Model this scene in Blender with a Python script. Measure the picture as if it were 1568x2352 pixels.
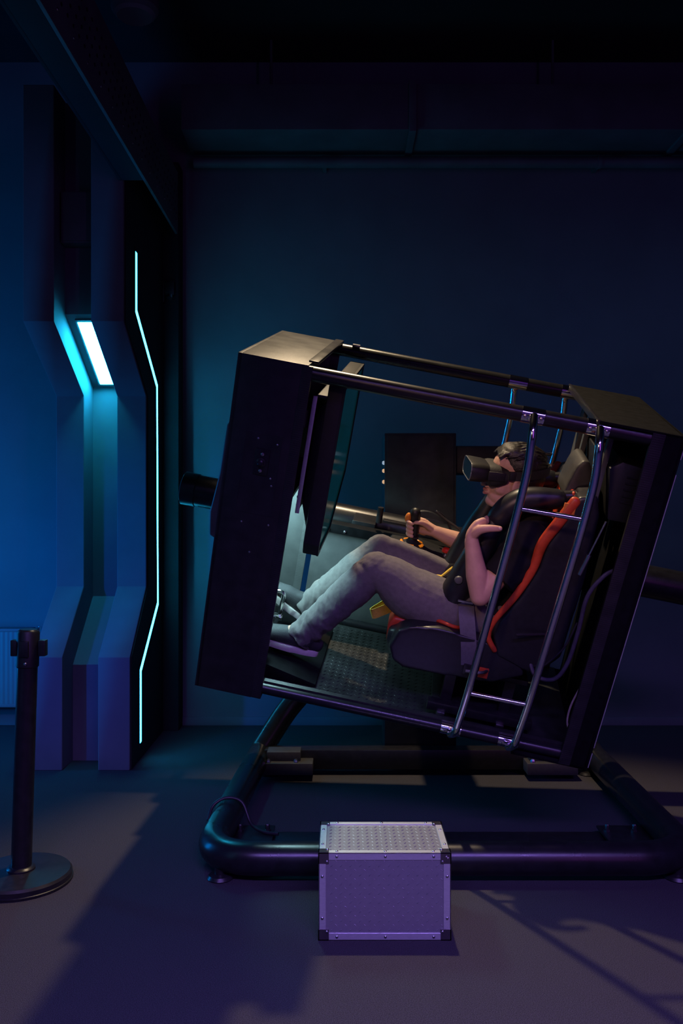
import bpy, bmesh, math, random
from mathutils import Vector, Matrix, noise

for o in list(bpy.data.objects):
    bpy.data.objects.remove(o, do_unlink=True)
scene = bpy.context.scene
COL = scene.collection
V = Vector
rnd = random.Random(7)

# ------------------------------------------------------------------ camera
cam_data = bpy.data.cameras.new('camera')
cam = bpy.data.objects.new('camera', cam_data)
COL.objects.link(cam)
cam.location = (0, 0, 1.27)
cam.rotation_euler = (math.pi / 2, 0, 0)
cam_data.sensor_fit = 'VERTICAL'
cam_data.sensor_height = 36
cam_data.lens = 2000 / 2352 * 36
cam_data.clip_start = 0.05
scene.camera = cam

# ------------------------------------------------------------------ world
world = bpy.data.worlds.new('world')
scene.world = world
world.use_nodes = True
wb = world.node_tree.nodes['Background']
wb.inputs[0].default_value = (0.02, 0.03, 0.08, 1)
wb.inputs[1].default_value = 0.0

# ------------------------------------------------------------------ lights and exposure
def lamp(name, kind, loc, target, energy, color, **kw):
    d = bpy.data.lights.new(name, kind)
    d.energy = energy
    d.color = color
    for k, v in kw.items():
        setattr(d, k, v)
    o = bpy.data.objects.new(name, d)
    COL.objects.link(o)
    o.location = loc
    o.rotation_euler = (V(target) - V(loc)).to_track_quat('-Z', 'Y').to_euler()
    return o

lamp('warm_ceiling_spot', 'SPOT', (0.16, 3.72, 3.66), (0.46, 2.92, 0.7), 300, (1.0, 0.76, 0.48),
     spot_size=math.radians(64), spot_blend=0.5, shadow_soft_size=0.035)
lamp('magenta_ceiling_tube', 'AREA', (0.4, -0.7, 3.3), (0.3, 1.1, 0.0), 54, (0.34, 0.20, 1.0),
     shape='RECTANGLE', size=3.2, size_y=0.16, spread=math.radians(80))
lamp('violet_front_spot', 'SPOT', (0.5, -1.6, 1.3), (0.16, 2.6, 0.02), 52, (0.30, 0.30, 1.0),
     spot_size=math.radians(17), spot_blend=1.0, shadow_soft_size=0.25)
lamp('pink_person_fill', 'SPOT', (-0.9, -0.6, 2.3), (0.50, 3.0, 1.30), 150, (1.0, 0.56, 0.46),  # added fill that brightens the person's face and arms
     spot_size=math.radians(18), spot_blend=1.0, shadow_soft_size=0.12)
lamp('violet_reflection_fill', 'AREA', (1.9, -0.6, 1.7), (0.7, 3.0, 1.0), 6, (0.60, 0.12, 1.0),  # added out of view so the chrome ladders show violet streaks
     shape='RECTANGLE', size=0.3, size_y=2.4)
lamp('cyan_reflection_fill', 'AREA', (-2.4, 1.0, 1.7), (0.4, 3.2, 1.2), 1.8, (0.16, 0.55, 1.0),  # added out of view to put cyan streaks on the chrome
     shape='RECTANGLE', size=0.2, size_y=2.4)
lamp('royal_blue_spot', 'SPOT', (-2.7, 1.0, 1.5), (-1.35, 4.5, 0.80), 260, (0.008, 0.11, 1.0),
     spot_size=math.radians(32), spot_blend=1.0, shadow_soft_size=0.05)
lamp('violet_wall_fill', 'AREA', (0.3, -2.5, 3.7), (0.3, -3.05, 1.4), 22, (0.36, 0.10, 1.0),  # added light on the unseen front wall, for chrome reflections and fill
     shape='RECTANGLE', size=5.0, size_y=0.2, spread=math.radians(70))
lamp('blue_side_fill', 'AREA', (-3.5, 0.6, 3.7), (-4.05, 0.6, 1.4), 40, (0.02, 0.30, 1.0),  # added light on the unseen left wall, reflected by the chrome
     shape='RECTANGLE', size=0.2, size_y=4.5, spread=math.radians(70))
lamp('violet_side_fill', 'AREA', (3.9, 0.6, 3.7), (4.45, 0.6, 1.4), 14, (0.16, 0.20, 1.0),  # added light on the unseen right wall, another colour for the chrome
     shape='RECTANGLE', size=0.2, size_y=4.5, spread=math.radians(70))
lamp('blue_back_fill', 'AREA', (1.7, 3.6, 3.3), (1.7, 5.19, 1.4), 1.3, (0.20, 0.42, 1.0),  # added blue ambient fill for the right part of the back wall
     shape='RECTANGLE', size=4.0, size_y=0.15, spread=math.radians(90))
lamp('blue_corner_wash', 'AREA', (-3.3, 4.1, 0.95), (-1.9, 5.19, 0.8), 38, (0.0, 0.27, 1.0),
     shape='RECTANGLE', size=0.4, size_y=1.2)

vs = scene.view_settings
vs.view_transform = 'Standard'
vs.look = 'None'
vs.exposure = 0.0
vs.gamma = 1.0
vs.use_curve_mapping = False
scene.cycles.max_bounces = 6
scene.cycles.caustics_reflective = False
scene.cycles.caustics_refractive = False

# ------------------------------------------------------------------ materials
def mat(name, col, rough=0.5, metal=0.0, noise_amt=0.0, noise_scale=30.0, bump=0.0, bump_scale=200.0,
        col2=None, spec=None, emit=None, strength=0.0, sheen=0.0, coat=0.0, rough_var=0.0, stretch=None):
    m = bpy.data.materials.new(name)
    m.use_nodes = True
    nt = m.node_tree
    b = nt.nodes['Principled BSDF']
    b.inputs['Base Color'].default_value = (*col, 1)
    b.inputs['Roughness'].default_value = rough
    b.inputs['Metallic'].default_value = metal
    if spec is not None:
        b.inputs['Specular IOR Level'].default_value = spec
    if sheen:
        b.inputs['Sheen Weight'].default_value = sheen
    if coat:
        b.inputs['Coat Weight'].default_value = coat
        b.inputs['Coat Roughness'].default_value = 0.15
    if emit:
        b.inputs['Emission Color'].default_value = (*emit, 1)
        b.inputs['Emission Strength'].default_value = strength
    tc = nt.nodes.new('ShaderNodeTexCoord')
    src = tc.outputs['Object']
    if stretch:
        mp = nt.nodes.new('ShaderNodeMapping')
        mp.inputs['Scale'].default_value = stretch
        nt.links.new(src, mp.inputs['Vector'])
        src = mp.outputs['Vector']
    if noise_amt or col2:
        n = nt.nodes.new('ShaderNodeTexNoise')
        n.inputs['Scale'].default_value = noise_scale
        n.inputs['Detail'].default_value = 6
        nt.links.new(src, n.inputs['Vector'])
        r = nt.nodes.new('ShaderNodeValToRGB')
        c2 = col2 if col2 else tuple(min(1, c * (1 + noise_amt)) for c in col)
        c1 = col if col2 else tuple(c * (1 - noise_amt) for c in col)
        r.color_ramp.elements[0].position = 0.35
        r.color_ramp.elements[1].position = 0.65
        r.color_ramp.elements[0].color = (*c1, 1)
        r.color_ramp.elements[1].color = (*c2, 1)
        nt.links.new(n.outputs['Fac'], r.inputs['Fac'])
        nt.links.new(r.outputs['Color'], b.inputs['Base Color'])
    if rough_var:
        n3 = nt.nodes.new('ShaderNodeTexNoise')
        n3.inputs['Scale'].default_value = 9
        n3.inputs['Detail'].default_value = 8
        nt.links.new(tc.outputs['Object'], n3.inputs['Vector'])
        mr = nt.nodes.new('ShaderNodeMapRange')
        mr.inputs['To Min'].default_value = max(0.02, rough - rough_var)
        mr.inputs['To Max'].default_value = min(1, rough + rough_var)
        nt.links.new(n3.outputs['Fac'], mr.inputs['Value'])
        nt.links.new(mr.outputs['Result'], b.inputs['Roughness'])
    if bump:
        n2 = nt.nodes.new('ShaderNodeTexNoise')
        n2.inputs['Scale'].default_value = bump_scale
        n2.inputs['Detail'].default_value = 3
        nt.links.new(src, n2.inputs['Vector'])
        bp = nt.nodes.new('ShaderNodeBump')
        bp.inputs['Strength'].default_value = bump
        bp.inputs['Distance'].default_value = 0.004
        nt.links.new(n2.outputs['Fac'], bp.inputs['Height'])
        nt.links.new(bp.outputs['Normal'], b.inputs['Normal'])
    return m

M = {
    'carpet': mat('carpet', (0.038, 0.036, 0.042), 0.95, bump=0.9, bump_scale=520, col2=(0.104, 0.098, 0.110), noise_scale=420, spec=0.05),
    'wall': mat('wall_paint', (0.16, 0.17, 0.19), 0.85, noise_amt=0.06, noise_scale=3, bump=0.08, bump_scale=120, spec=0.15),
    'ceiling': mat('ceiling_paint', (0.012, 0.012, 0.015), 0.9, noise_amt=0.2, noise_scale=4),
    'darkroom': mat('dark_wall_paint', (0.22, 0.22, 0.24), 0.9, noise_amt=0.1, noise_scale=4),
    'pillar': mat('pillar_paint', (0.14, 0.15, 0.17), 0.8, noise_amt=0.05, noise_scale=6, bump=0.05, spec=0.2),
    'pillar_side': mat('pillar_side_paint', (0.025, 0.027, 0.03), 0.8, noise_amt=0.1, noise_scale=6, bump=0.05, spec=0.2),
    'lamp': mat('lamp_diffuser', (0.9, 0.95, 0.95), 0.4, emit=(0.018, 0.58, 1.0), strength=80, noise_amt=0.01),
    'led': mat('led_glow', (0.8, 0.9, 0.9), 0.4, emit=(0.021, 0.52, 1.0), strength=24, noise_amt=0.01),
    'radiator': mat('radiator_enamel', (0.20, 0.21, 0.22), 0.5, noise_amt=0.04, noise_scale=8),
    'duct': mat('duct_paint', (0.10, 0.105, 0.115), 0.6, noise_amt=0.15, noise_scale=5, bump=0.05),
    'blackplastic': mat('black_plastic', (0.012, 0.012, 0.013), 0.45, noise_amt=0.2, noise_scale=50, bump=0.1, bump_scale=400),
    'blackmetal': mat('black_powder_coat', (0.016, 0.015, 0.017), 0.32, noise_amt=0.25, noise_scale=40, bump=0.06, bump_scale=500, rough_var=0.1),
    'blackbox': mat('black_wrinkle_paint', (0.017, 0.0165, 0.018), 0.44, noise_amt=0.3, noise_scale=22, bump=0.16, bump_scale=420, rough_var=0.14),
    'blackfabric': mat('black_fabric_cover', (0.006, 0.006, 0.007), 0.75, noise_amt=0.3, noise_scale=30, bump=0.1, bump_scale=500, spec=0.08),
    'blacktube': mat('black_satin_tube', (0.012, 0.012, 0.014), 0.29, noise_amt=0.2, noise_scale=30, bump=0.03, bump_scale=300, rough_var=0.07),
    'chrome': mat('chrome', (0.90, 0.90, 0.92), 0.12, 1.0, noise_amt=0.03, noise_scale=20),
    'steel': mat('bolt_steel', (0.50, 0.50, 0.52), 0.3, 1.0, noise_amt=0.1, noise_scale=60),
    'alu': mat('aluminium_edge', (0.80, 0.79, 0.78), 0.42, 0.75, noise_amt=0.05, noise_scale=60, bump=0.05, stretch=(1, 6, 6)),
    'alutread': mat('aluminium_tread_plate', (0.38, 0.37, 0.385), 0.42, 0.65, noise_amt=0.03, noise_scale=40, bump=0.05, bump_scale=500),
    'cornersteel': mat('dark_corner_steel', (0.24, 0.21, 0.22), 0.26, 0.9, noise_amt=0.1, noise_scale=30),
    'greypanel': mat('grey_interior_paint', (0.085, 0.09, 0.09), 0.5, noise_amt=0.15, noise_scale=14, bump=0.05, rough_var=0.1),
    'tread': mat('dark_tread_floor', (0.040, 0.042, 0.042), 0.36, 0.4, noise_amt=0.35, noise_scale=14, bump=0.06, rough_var=0.12),
    'leather': mat('black_leather', (0.014, 0.014, 0.017), 0.36, noise_amt=0.2, noise_scale=60, bump=0.07, bump_scale=620),
    'greyleather': mat('grey_leather', (0.050, 0.048, 0.050), 0.5, noise_amt=0.12, noise_scale=50, bump=0.16, bump_scale=330),
    'redvinyl': mat('orange_red_vinyl', (0.58, 0.065, 0.02), 0.42, noise_amt=0.1, noise_scale=60, bump=0.1, bump_scale=330),
    'orangetag': mat('orange_tag', (0.72, 0.20, 0.03), 0.5, noise_amt=0.06, noise_scale=80),
    'yellow': mat('yellow_webbing', (0.72, 0.52, 0.06), 0.75, noise_amt=0.08, noise_scale=90, bump=0.25, bump_scale=420),
    'belt': mat('grey_seat_belt', (0.10, 0.095, 0.12), 0.6, noise_amt=0.1, noise_scale=90, bump=0.2, bump_scale=500),
    'skin': mat('skin', (0.62, 0.36, 0.26), 0.5, noise_amt=0.08, noise_scale=25, bump=0.05, bump_scale=300, spec=0.35),
    'lips': mat('lip_skin', (0.42, 0.15, 0.13), 0.4, noise_amt=0.06, noise_scale=60),
    'nail': mat('nail', (0.60, 0.36, 0.30), 0.3, noise_amt=0.03, noise_scale=60),
    'eye': mat('eye_white', (0.7, 0.68, 0.65), 0.2, noise_amt=0.03, noise_scale=30),
    'hair': mat('dark_brown_hair', (0.012, 0.008, 0.006), 0.42, noise_amt=0.5, noise_scale=60, bump=0.5, bump_scale=60, stretch=(1, 9, 3)),
    'shirt': mat('black_cotton', (0.011, 0.011, 0.012), 0.85, noise_amt=0.15, noise_scale=40, bump=0.12, bump_scale=420, spec=0.2),
    'denim': mat('grey_denim', (0.135, 0.125, 0.120), 0.85, bump=0.3, bump_scale=460, col2=(0.165, 0.153, 0.146), noise_scale=60, sheen=0.1, spec=0.2),
    'shoe': mat('dark_grey_shoe', (0.028, 0.028, 0.031), 0.7, noise_amt=0.15, noise_scale=60, bump=0.2, bump_scale=300),
    'sole': mat('white_rubber_sole', (0.72, 0.66, 0.60), 0.6, noise_amt=0.05, noise_scale=50),
    'blue': mat('blue_badge', (0.01, 0.22, 0.75), 0.4, noise_amt=0.05, noise_scale=50),
    'visorglass': mat('visor_front', (0.010, 0.016, 0.022), 0.25, noise_amt=0.05, noise_scale=30),
    'visorrim': mat('visor_rim', (0.16, 0.17, 0.18), 0.3, noise_amt=0.05, noise_scale=30),
    'foam': mat('face_foam', (0.012, 0.012, 0.014), 0.7, noise_amt=0.15, noise_scale=60, bump=0.15),
    'orangeplastic': mat('orange_plastic', (0.80, 0.26, 0.03), 0.3, noise_amt=0.08, noise_scale=40),
    'orangeglow': mat('orange_lit_ring', (0.8, 0.25, 0.02), 0.35, emit=(1.0, 0.26, 0.01), strength=0.35, noise_amt=0.03),
    'redbutton': mat('red_button', (0.62, 0.03, 0.015), 0.3, noise_amt=0.05, noise_scale=40),
    'screen': mat('monitor_glass', (0.010, 0.022, 0.026), 0.12, emit=(0.0, 0.10, 0.12), strength=0.10, noise_amt=0.02),
    'footlight': mat('footwell_lamp_lens', (0.8, 0.9, 0.9), 0.3, emit=(0.50, 0.93, 1.0), strength=66, noise_amt=0.01),
    'whitedot': mat('white_indicator', (0.8, 0.8, 0.8), 0.3, emit=(0.75, 0.9, 1.0), strength=0.35, noise_amt=0.02),
    'orangedot': mat('amber_indicator', (0.8, 0.5, 0.3), 0.3, emit=(1.0, 0.55, 0.25), strength=0.6, noise_amt=0.02),
    'cable': mat('black_cable', (0.02, 0.018, 0.025), 0.4, noise_amt=0.2, noise_scale=50),
    'violetcable': mat('violet_cable', (0.05, 0.045, 0.075), 0.45, noise_amt=0.2, noise_scale=50),
    'beige': mat('beige_wire', (0.45, 0.36, 0.30), 0.5, noise_amt=0.1, noise_scale=50),
    'rivet': mat('rivet_steel', (0.55, 0.55, 0.57), 0.25, 1.0, noise_amt=0.1, noise_scale=60),
    'lampoff': mat('lamp_housing', (0.16, 0.15, 0.17), 0.6, noise_amt=0.05, noise_scale=20),
}

# ------------------------------------------------------------------ mesh helpers
class MB:
    """collects shapes and links them as ONE mesh object"""
    def __init__(self):
        self.v = []
        self.f = []

    def add(self, verts, faces):
        n = len(self.v)
        self.v += [V(p) for p in verts]
        self.f += [tuple(i + n for i in f) for f in faces]
        return self

    def bm(self, b, mtx=None):
        b.verts.ensure_lookup_table()
        b.verts.index_update()
        self.add([(mtx @ v.co) if mtx else v.co.copy() for v in b.verts], [[v.index for v in f.verts] for f in b.faces])
        b.free()
        return self

    def box(self, lo, hi, bevel=0.0, seg=2, mtx=None):
        b = bmesh.new()
        c = (V(lo) + V(hi)) / 2
        s = V(hi) - V(lo)
        bmesh.ops.create_cube(b, size=1, matrix=Matrix.Translation(c) @ Matrix.Diagonal((*s, 1)))
        if bevel:
            bmesh.ops.bevel(b, geom=b.edges[:], offset=bevel, segments=seg, affect='EDGES', profile=0.6)
        return self.bm(b, mtx)

    def prism(self, poly, axis, a, c, bevel=0.0, seg=2, mtx=None):
        """poly: 2-D points, extruded along axis from a to c (x: (y,z); y: (x,z); z: (x,y))"""
        def p3(q, t):
            return {'x': (t, q[0], q[1]), 'y': (q[0], t, q[1]), 'z': (q[0], q[1], t)}[axis]
        b = bmesh.new()
        lo = [b.verts.new(p3(q, a)) for q in poly]
        hi = [b.verts.new(p3(q, c)) for q in poly]
        n = len(poly)
        b.faces.new(lo)
        b.faces.new(hi[::-1])
        for i in range(n):
            j = (i + 1) % n
            b.faces.new((lo[i], hi[i], hi[j], lo[j]))
        bmesh.ops.recalc_face_normals(b, faces=b.faces[:])
        if bevel:
            bmesh.ops.bevel(b, geom=b.edges[:], offset=bevel, segments=seg, affect='EDGES', profile=0.6, clamp_overlap=True)
        return self.bm(b, mtx)

    def tube(self, path, r, seg=12, cap=True, ref=None, round_ends=False):
        """r: number, list of numbers or list of (ra, rb)"""
        P = [V(p) for p in path]
        n = len(P)
        rs = [r] * n if not isinstance(r, (list, tuple)) else list(r)
        rs = [q if isinstance(q, (list, tuple)) else (q, q) for q in rs]
        if round_ends:
            t0 = (P[0] - P[1]).normalized()
            t1 = (P[-1] - P[-2]).normalized()
            pre, post, rpre, rpost = [], [], [], []
            for k in (3, 2, 1):
                a = k / 3.3 * math.pi / 2
                pre.append(P[0] + t0 * math.sin(a) * min(rs[0]))
                rpre.append(tuple(q * math.cos(a) for q in rs[0]))
                post.insert(0, P[-1] + t1 * math.sin(a) * min(rs[-1]))
                rpost.insert(0, tuple(q * math.cos(a) for q in rs[-1]))
            P = pre + P + post
            rs = rpre + rs + rpost
            n = len(P)
        T = []
        for i in range(n):
            d = V()
            if i > 0:
                d += (P[i] - P[i - 1]).normalized()
            if i < n - 1:
                d += (P[i + 1] - P[i]).normalized()
            T.append(d.normalized())
        up = V(ref) if ref else (V((0, 0, 1)) if abs(T[0].z) < 0.9 else V((0, 1, 0)))
        verts, faces = [], []
        for i in range(n):
            t = T[i]
            if i > 0 and not ref:
                q = T[i - 1].rotation_difference(t)
                up = q @ up
            s = t.cross(up)
            if s.length < 1e-6:
                s = t.orthogonal()
            s.normalize()
            u2 = s.cross(t).normalized()
            for k in range(seg):
                a = 2 * math.pi * k / seg
                verts.append(P[i] + s * (math.cos(a) * rs[i][0]) + u2 * (math.sin(a) * rs[i][1]))
        for i in range(n - 1):
            for k in range(seg):
                k2 = (k + 1) % seg
                faces.append((i * seg + k, i * seg + k2, (i + 1) * seg + k2, (i + 1) * seg + k))
        if cap:
            faces.append(tuple(range(seg))[::-1])
            faces.append(tuple((n - 1) * seg + k for k in range(seg)))
        return self.add(verts, faces)

    def lathe(self, prof, seg=24, mtx=None):
        """prof: (radius, z) pairs from bottom to top, closed with end caps"""
        verts, faces = [], []
        for r, z in prof:
            for k in range(seg):
                a = 2 * math.pi * k / seg
                p = V((r * math.cos(a), r * math.sin(a), z))
                verts.append(mtx @ p if mtx else p)
        n = len(prof)
        for i in range(n - 1):
            for k in range(seg):
                k2 = (k + 1) % seg
                faces.append((i * seg + k, i * seg + k2, (i + 1) * seg + k2, (i + 1) * seg + k))
        faces.append(tuple(range(seg))[::-1])
        faces.append(tuple((n - 1) * seg + k for k in range(seg)))
        return self.add(verts, faces)

    def ell(self, c, r, seg=16, rings=10, mtx=None):
        verts, faces = [], []
        c = V(c)
        for i in range(1, rings):
            th = math.pi * i / rings
            for k in range(seg):
                a = 2 * math.pi * k / seg
                p = c + V((r[0] * math.sin(th) * math.cos(a), r[1] * math.sin(th) * math.sin(a), r[2] * math.cos(th)))
                verts.append(p)
        top = len(verts)
        verts += [c + V((0, 0, r[2])), c - V((0, 0, r[2]))]
        for i in range(rings - 2):
            for k in range(seg):
                k2 = (k + 1) % seg
                faces.append((i * seg + k, (i + 1) * seg + k, (i + 1) * seg + k2, i * seg + k2))
        for k in range(seg):
            k2 = (k + 1) % seg
            faces.append((top, k, k2))
            faces.append((top + 1, (rings - 2) * seg + k2, (rings - 2) * seg + k))
        if mtx:
            verts = [mtx @ p for p in verts]
        return self.add(verts, faces)

    def cyl(self, a, b, r, seg=16):
        return self.tube([a, b], r, seg)

    def mesh(self, name, mtx=None):
        me = bpy.data.meshes.new(name)
        me.from_pydata([(mtx @ p) if mtx else p for p in self.v], [], self.f)
        me.update()
        return me


def link(name, me, m, parent=None, smooth=None, loc=None):
    if not me.materials:
        me.materials.append(M[m] if isinstance(m, str) else m)
    if smooth is not None:
        for p in me.polygons:
            p.use_smooth = True
        if smooth < 179:
            me.set_sharp_from_angle(angle=math.radians(smooth))
    o = bpy.data.objects.new(name, me)
    COL.objects.link(o)
    if parent:
        o.parent = parent
    if loc:
        o.location = loc
    return o


def build(name, mb, m, parent=None, smooth=35, loc=None, mtx=None):
    b = bmesh.new()
    me = mb.mesh(name, mtx)
    b.from_mesh(me)
    bmesh.ops.recalc_face_normals(b, faces=b.faces[:])
    b.to_mesh(me)
    b.free()
    return link(name, me, m, parent, smooth, loc)


def thing(name, label, cat, loc=(0, 0, 0), mtx=None, group=None):
    o = bpy.data.objects.new(name, None)
    COL.objects.link(o)
    if mtx is not None:
        o.matrix_world = mtx
    else:
        o.location = loc
    o.empty_display_size = 0.1
    return tag(o, label, cat, group)


def tag(o, label, cat, group=None):
    o['label'] = label
    o['category'] = cat
    if group:
        o['group'] = group
    return o


def struct(name, mb, m):
    o = build(name, mb, m)
    o['kind'] = 'structure'
    return o


def again(o, loc, parent=None):
    c = o.copy()
    COL.objects.link(c)
    c.location = loc
    if parent:
        c.parent = parent
    return c


def remesh(mb, voxel, smooth_iter=4, displace=None, name='surface', mtx=None):
    """union of overlapping closed shells as one continuous surface"""
    me = mb.mesh(name)
    b = bmesh.new()
    b.from_mesh(me)
    bmesh.ops.recalc_face_normals(b, faces=b.faces[:])
    b.to_mesh(me)
    b.free()
    o = bpy.data.objects.new('temporary', me)
    COL.objects.link(o)
    r = o.modifiers.new('r', 'REMESH')
    r.mode = 'VOXEL'
    r.voxel_size = voxel
    if smooth_iter:
        s = o.modifiers.new('s', 'SMOOTH')
        s.iterations = smooth_iter
        s.factor = 0.5
    dg = bpy.context.evaluated_depsgraph_get()
    out = bpy.data.meshes.new_from_object(o.evaluated_get(dg))
    bpy.data.objects.remove(o)
    bpy.data.meshes.remove(me)
    out.name = name
    if displace:
        nrm = [v.normal.copy() for v in out.vertices]
        for v, n in zip(out.vertices, nrm):
            v.co += displace(v.co, n)
    if mtx:
        out.transform(mtx)
    out.update()
    return out


def arc(p, n, steps=5):
    return p


def fillet(path, r, steps=6):
    """round the inner corners of a polyline"""
    P = [V(p) for p in path]
    out = [P[0]]
    for i in range(1, len(P) - 1):
        a, b, c = P[i - 1], P[i], P[i + 1]
        d = min(r, (a - b).length * 0.45, (c - b).length * 0.45)
        p0 = b + (a - b).normalized() * d
        p1 = b + (c - b).normalized() * d
        for k in range(steps + 1):
            t = k / steps
            out.append(p0 * (1 - t) ** 2 + b * 2 * t * (1 - t) + p1 * t * t)
    out.append(P[-1])
    return out


def spline(path, sub=6):
    P = [V(p) for p in path]
    P = [P[0] * 2 - P[1]] + P + [P[-1] * 2 - P[-2]]
    out = []
    for i in range(1, len(P) - 2):
        for k in range(sub):
            t = k / sub
            a, b, c, d = P[i - 1], P[i], P[i + 1], P[i + 2]
            out.append(0.5 * ((2 * b) + (-a + c) * t + (2 * a - 5 * b + 4 * c - d) * t * t + (-a + 3 * b - 3 * c + d) * t ** 3))
    out.append(P[-2])
    return out


def interp(vals, sub=6):
    out = []
    for i in range(len(vals) - 1):
        for k in range(sub):
            t = k / sub
            a, b = vals[i], vals[i + 1]
            if isinstance(a, (tuple, list)):
                out.append(tuple(x * (1 - t) + y * t for x, y in zip(a, b)))
            else:
                out.append(a * (1 - t) + b * t)
    out.append(vals[-1])
    return out


def bolt(r=0.006, h=0.004, axis='y', sign=-1):
    """a domed bolt head whose base sits at the origin"""
    m = {'y': Matrix.Rotation(math.pi / 2 * (1 if sign < 0 else -1), 4, 'X'), 'x': Matrix.Rotation(math.pi / 2 * (-1 if sign < 0 else 1), 4, 'Y'),
         'z': Matrix.Identity(4) if sign > 0 else Matrix.Rotation(math.pi, 4, 'X')}[axis]
    return MB().lathe([(r, -0.002), (r, h * 0.3), (r * 0.82, h * 0.75), (r * 0.4, h)], 10, m)

# ================================================================== SETTING
WY = 5.19          # back wall plane
struct('floor', MB().box((-4.2, -3.2, -0.1), (4.6, WY + 0.15, 0)), 'carpet')
struct('ceiling', MB().box((-4.2, -3.2, 3.95), (4.6, WY + 0.15, 4.05)), 'ceiling')
struct('wall_back', MB().box((-4.2, WY, 0), (4.6, WY + 0.15, 3.95)), 'wall')
struct('wall_left', MB().box((-4.2, -3.2, 0), (-4.05, WY, 3.95)), 'darkroom')
struct('wall_right', MB().box((4.45, -3.2, 0), (4.6, WY, 3.95)), 'darkroom')
struct('wall_front', MB().box((-4.05, -3.2, 0), (4.45, -3.05, 3.95)), 'darkroom')
struct('baseboard_back', MB().box((-1.03, WY - 0.012, 0), (4.45, WY, 0.05), 0.003), 'wall')

# ================================================================== PILLAR
prof_leg = [(4.276, 0), (4.276, 0.556), (4.64, 0.873), (4.64, 1.887), (4.155, 2.18), (4.155, 3.31), (5.188, 3.31), (5.188, 0)]
prof_mid = [(4.45, 0), (4.45, 0.49), (4.81, 0.805), (4.81, 1.958), (4.325, 2.252), (4.325, 3.30), (5.188, 3.30), (5.188, 0)]
pillar = thing('pillar', 'angular blue-lit wall pillar with two kinked legs beside the glowing strip', 'pillar', (-1.28, 4.8, 0))
def pp(mb):
    return dict(mtx=Matrix.Translation(-V((-1.28, 4.8, 0))))
build('leg', MB().prism(prof_leg, 'x', -1.52, -1.372, 0.003, 1), 'pillar', pillar, **pp(0))
build('leg', MB().prism(prof_leg, 'x', -1.195, -1.040, 0.003, 1), 'pillar', pillar, **pp(0))
build('channel_panel', MB().prism(prof_mid, 'x', -1.373, -1.194), 'pillar', pillar, **pp(0))
side = [(y + 0.02, z) for y, z in prof_leg[:6]] + [(5.186, 3.30), (5.186, 0)]
build('side_panel', MB().prism(side, 'x', -1.041, -1.034), 'pillar_side', pillar, **pp(0))

build('corner_shade_lip', MB().box((-1.040, 5.05, 0.0), (-0.945, 5.188, 3.30), 0.003), 'pillar_side', pillar, **pp(0))  # added lip that keeps the strip's light off the wall corner
# glowing panel in the channel
d = V((0, 0.485, -0.294)).normalized()          # along the slope, downwards
nrm_l = V((0, -0.294, -0.485)).normalized()     # out of the slope
q0 = V((0, 4.325, 2.252))
mt = Matrix.Identity(4)
mt.col[0] = (*V((1, 0, 0)), 0); mt.col[1] = (*d, 0); mt.col[2] = (*nrm_l, 0); mt.col[3] = (*(q0 + V((-1.284, 0, 0))), 1)
lp = thing('light_panel', 'bright cyan-white rectangular light panel set in the pillar channel', 'lamp', mtx=mt)
build('diffuser', MB().box((-0.037, 0.045, 0.004), (0.037, 0.525, 0.014), 0.003), 'lamp', lp)
fr = MB()
fr.box((-0.047, 0.03, 0), (-0.037, 0.54, 0.011)); fr.box((0.037, 0.03, 0), (0.047, 0.54, 0.011))
fr.box((-0.037, 0.03, 0), (0.037, 0.045, 0.011)); fr.box((-0.037, 0.525, 0), (0.037, 0.54, 0.011))
build('frame', fr, 'pillar', lp)

# kinked LED strip on the pillar's side
ledp = [(4.372, 2.574), (4.372, 2.279), (4.865, 1.972), (4.885, 0.757), (4.468, 0.456), (4.468, 0.088)]
leds = thing('led_strip', 'long kinked glowing white-cyan strip on the dark side of the pillar', 'light', (-1.034, 4.6, 0.088))
off = -V((-1.034, 4.6, 0.088))
def ribbon_x(pts, w, x0, x1):
    """a band of constant width in the plane x, following a (y, z) polyline with mitred corners"""
    L, Rr = [], []
    for i, p in enumerate(pts):
        p = V((0, *p))
        t0 = (V((0, *pts[i])) - V((0, *pts[i - 1]))).normalized() if i else None
        t1 = (V((0, *pts[i + 1])) - V((0, *pts[i]))).normalized() if i < len(pts) - 1 else None
        t0 = t0 or t1; t1 = t1 or t0
        n0 = V((0, -t0.z, t0.y)); n1 = V((0, -t1.z, t1.y))
        n = (n0 + n1).normalized()
        n *= w / max(0.3, n.dot(n0))
        L.append(p + n); Rr.append(p - n)
    mb = MB(); k = len(pts)
    vv = [V((x0, q.y, q.z)) for q in L + Rr] + [V((x1, q.y, q.z)) for q in L + Rr]
    ff = []
    for i in range(k - 1):
        ff += [(i, i + 1, k + i + 1, k + i), (2 * k + i, 3 * k + i, 3 * k + i + 1, 2 * k + i + 1),
               (i, 2 * k + i, 2 * k + i + 1, i + 1), (k + i, k + i + 1, 3 * k + i + 1, 3 * k + i)]
    ff += [(0, k, 3 * k, 2 * k), (k - 1, 3 * k - 1, 4 * k - 1, 2 * k - 1)]
    return mb.add(vv, ff)
build('diffuser', ribbon_x(ledp, 0.0165, -1.035, -1.0295), 'led', leds, mtx=Matrix.Translation(off))
build('mounting_profile', ribbon_x([(4.372, 2.60)] + ledp[1:-1] + [(4.468, 0.066)], 0.022, -1.0365, -1.030), 'pillar_side', leds, mtx=Matrix.Translation(off))

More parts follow.
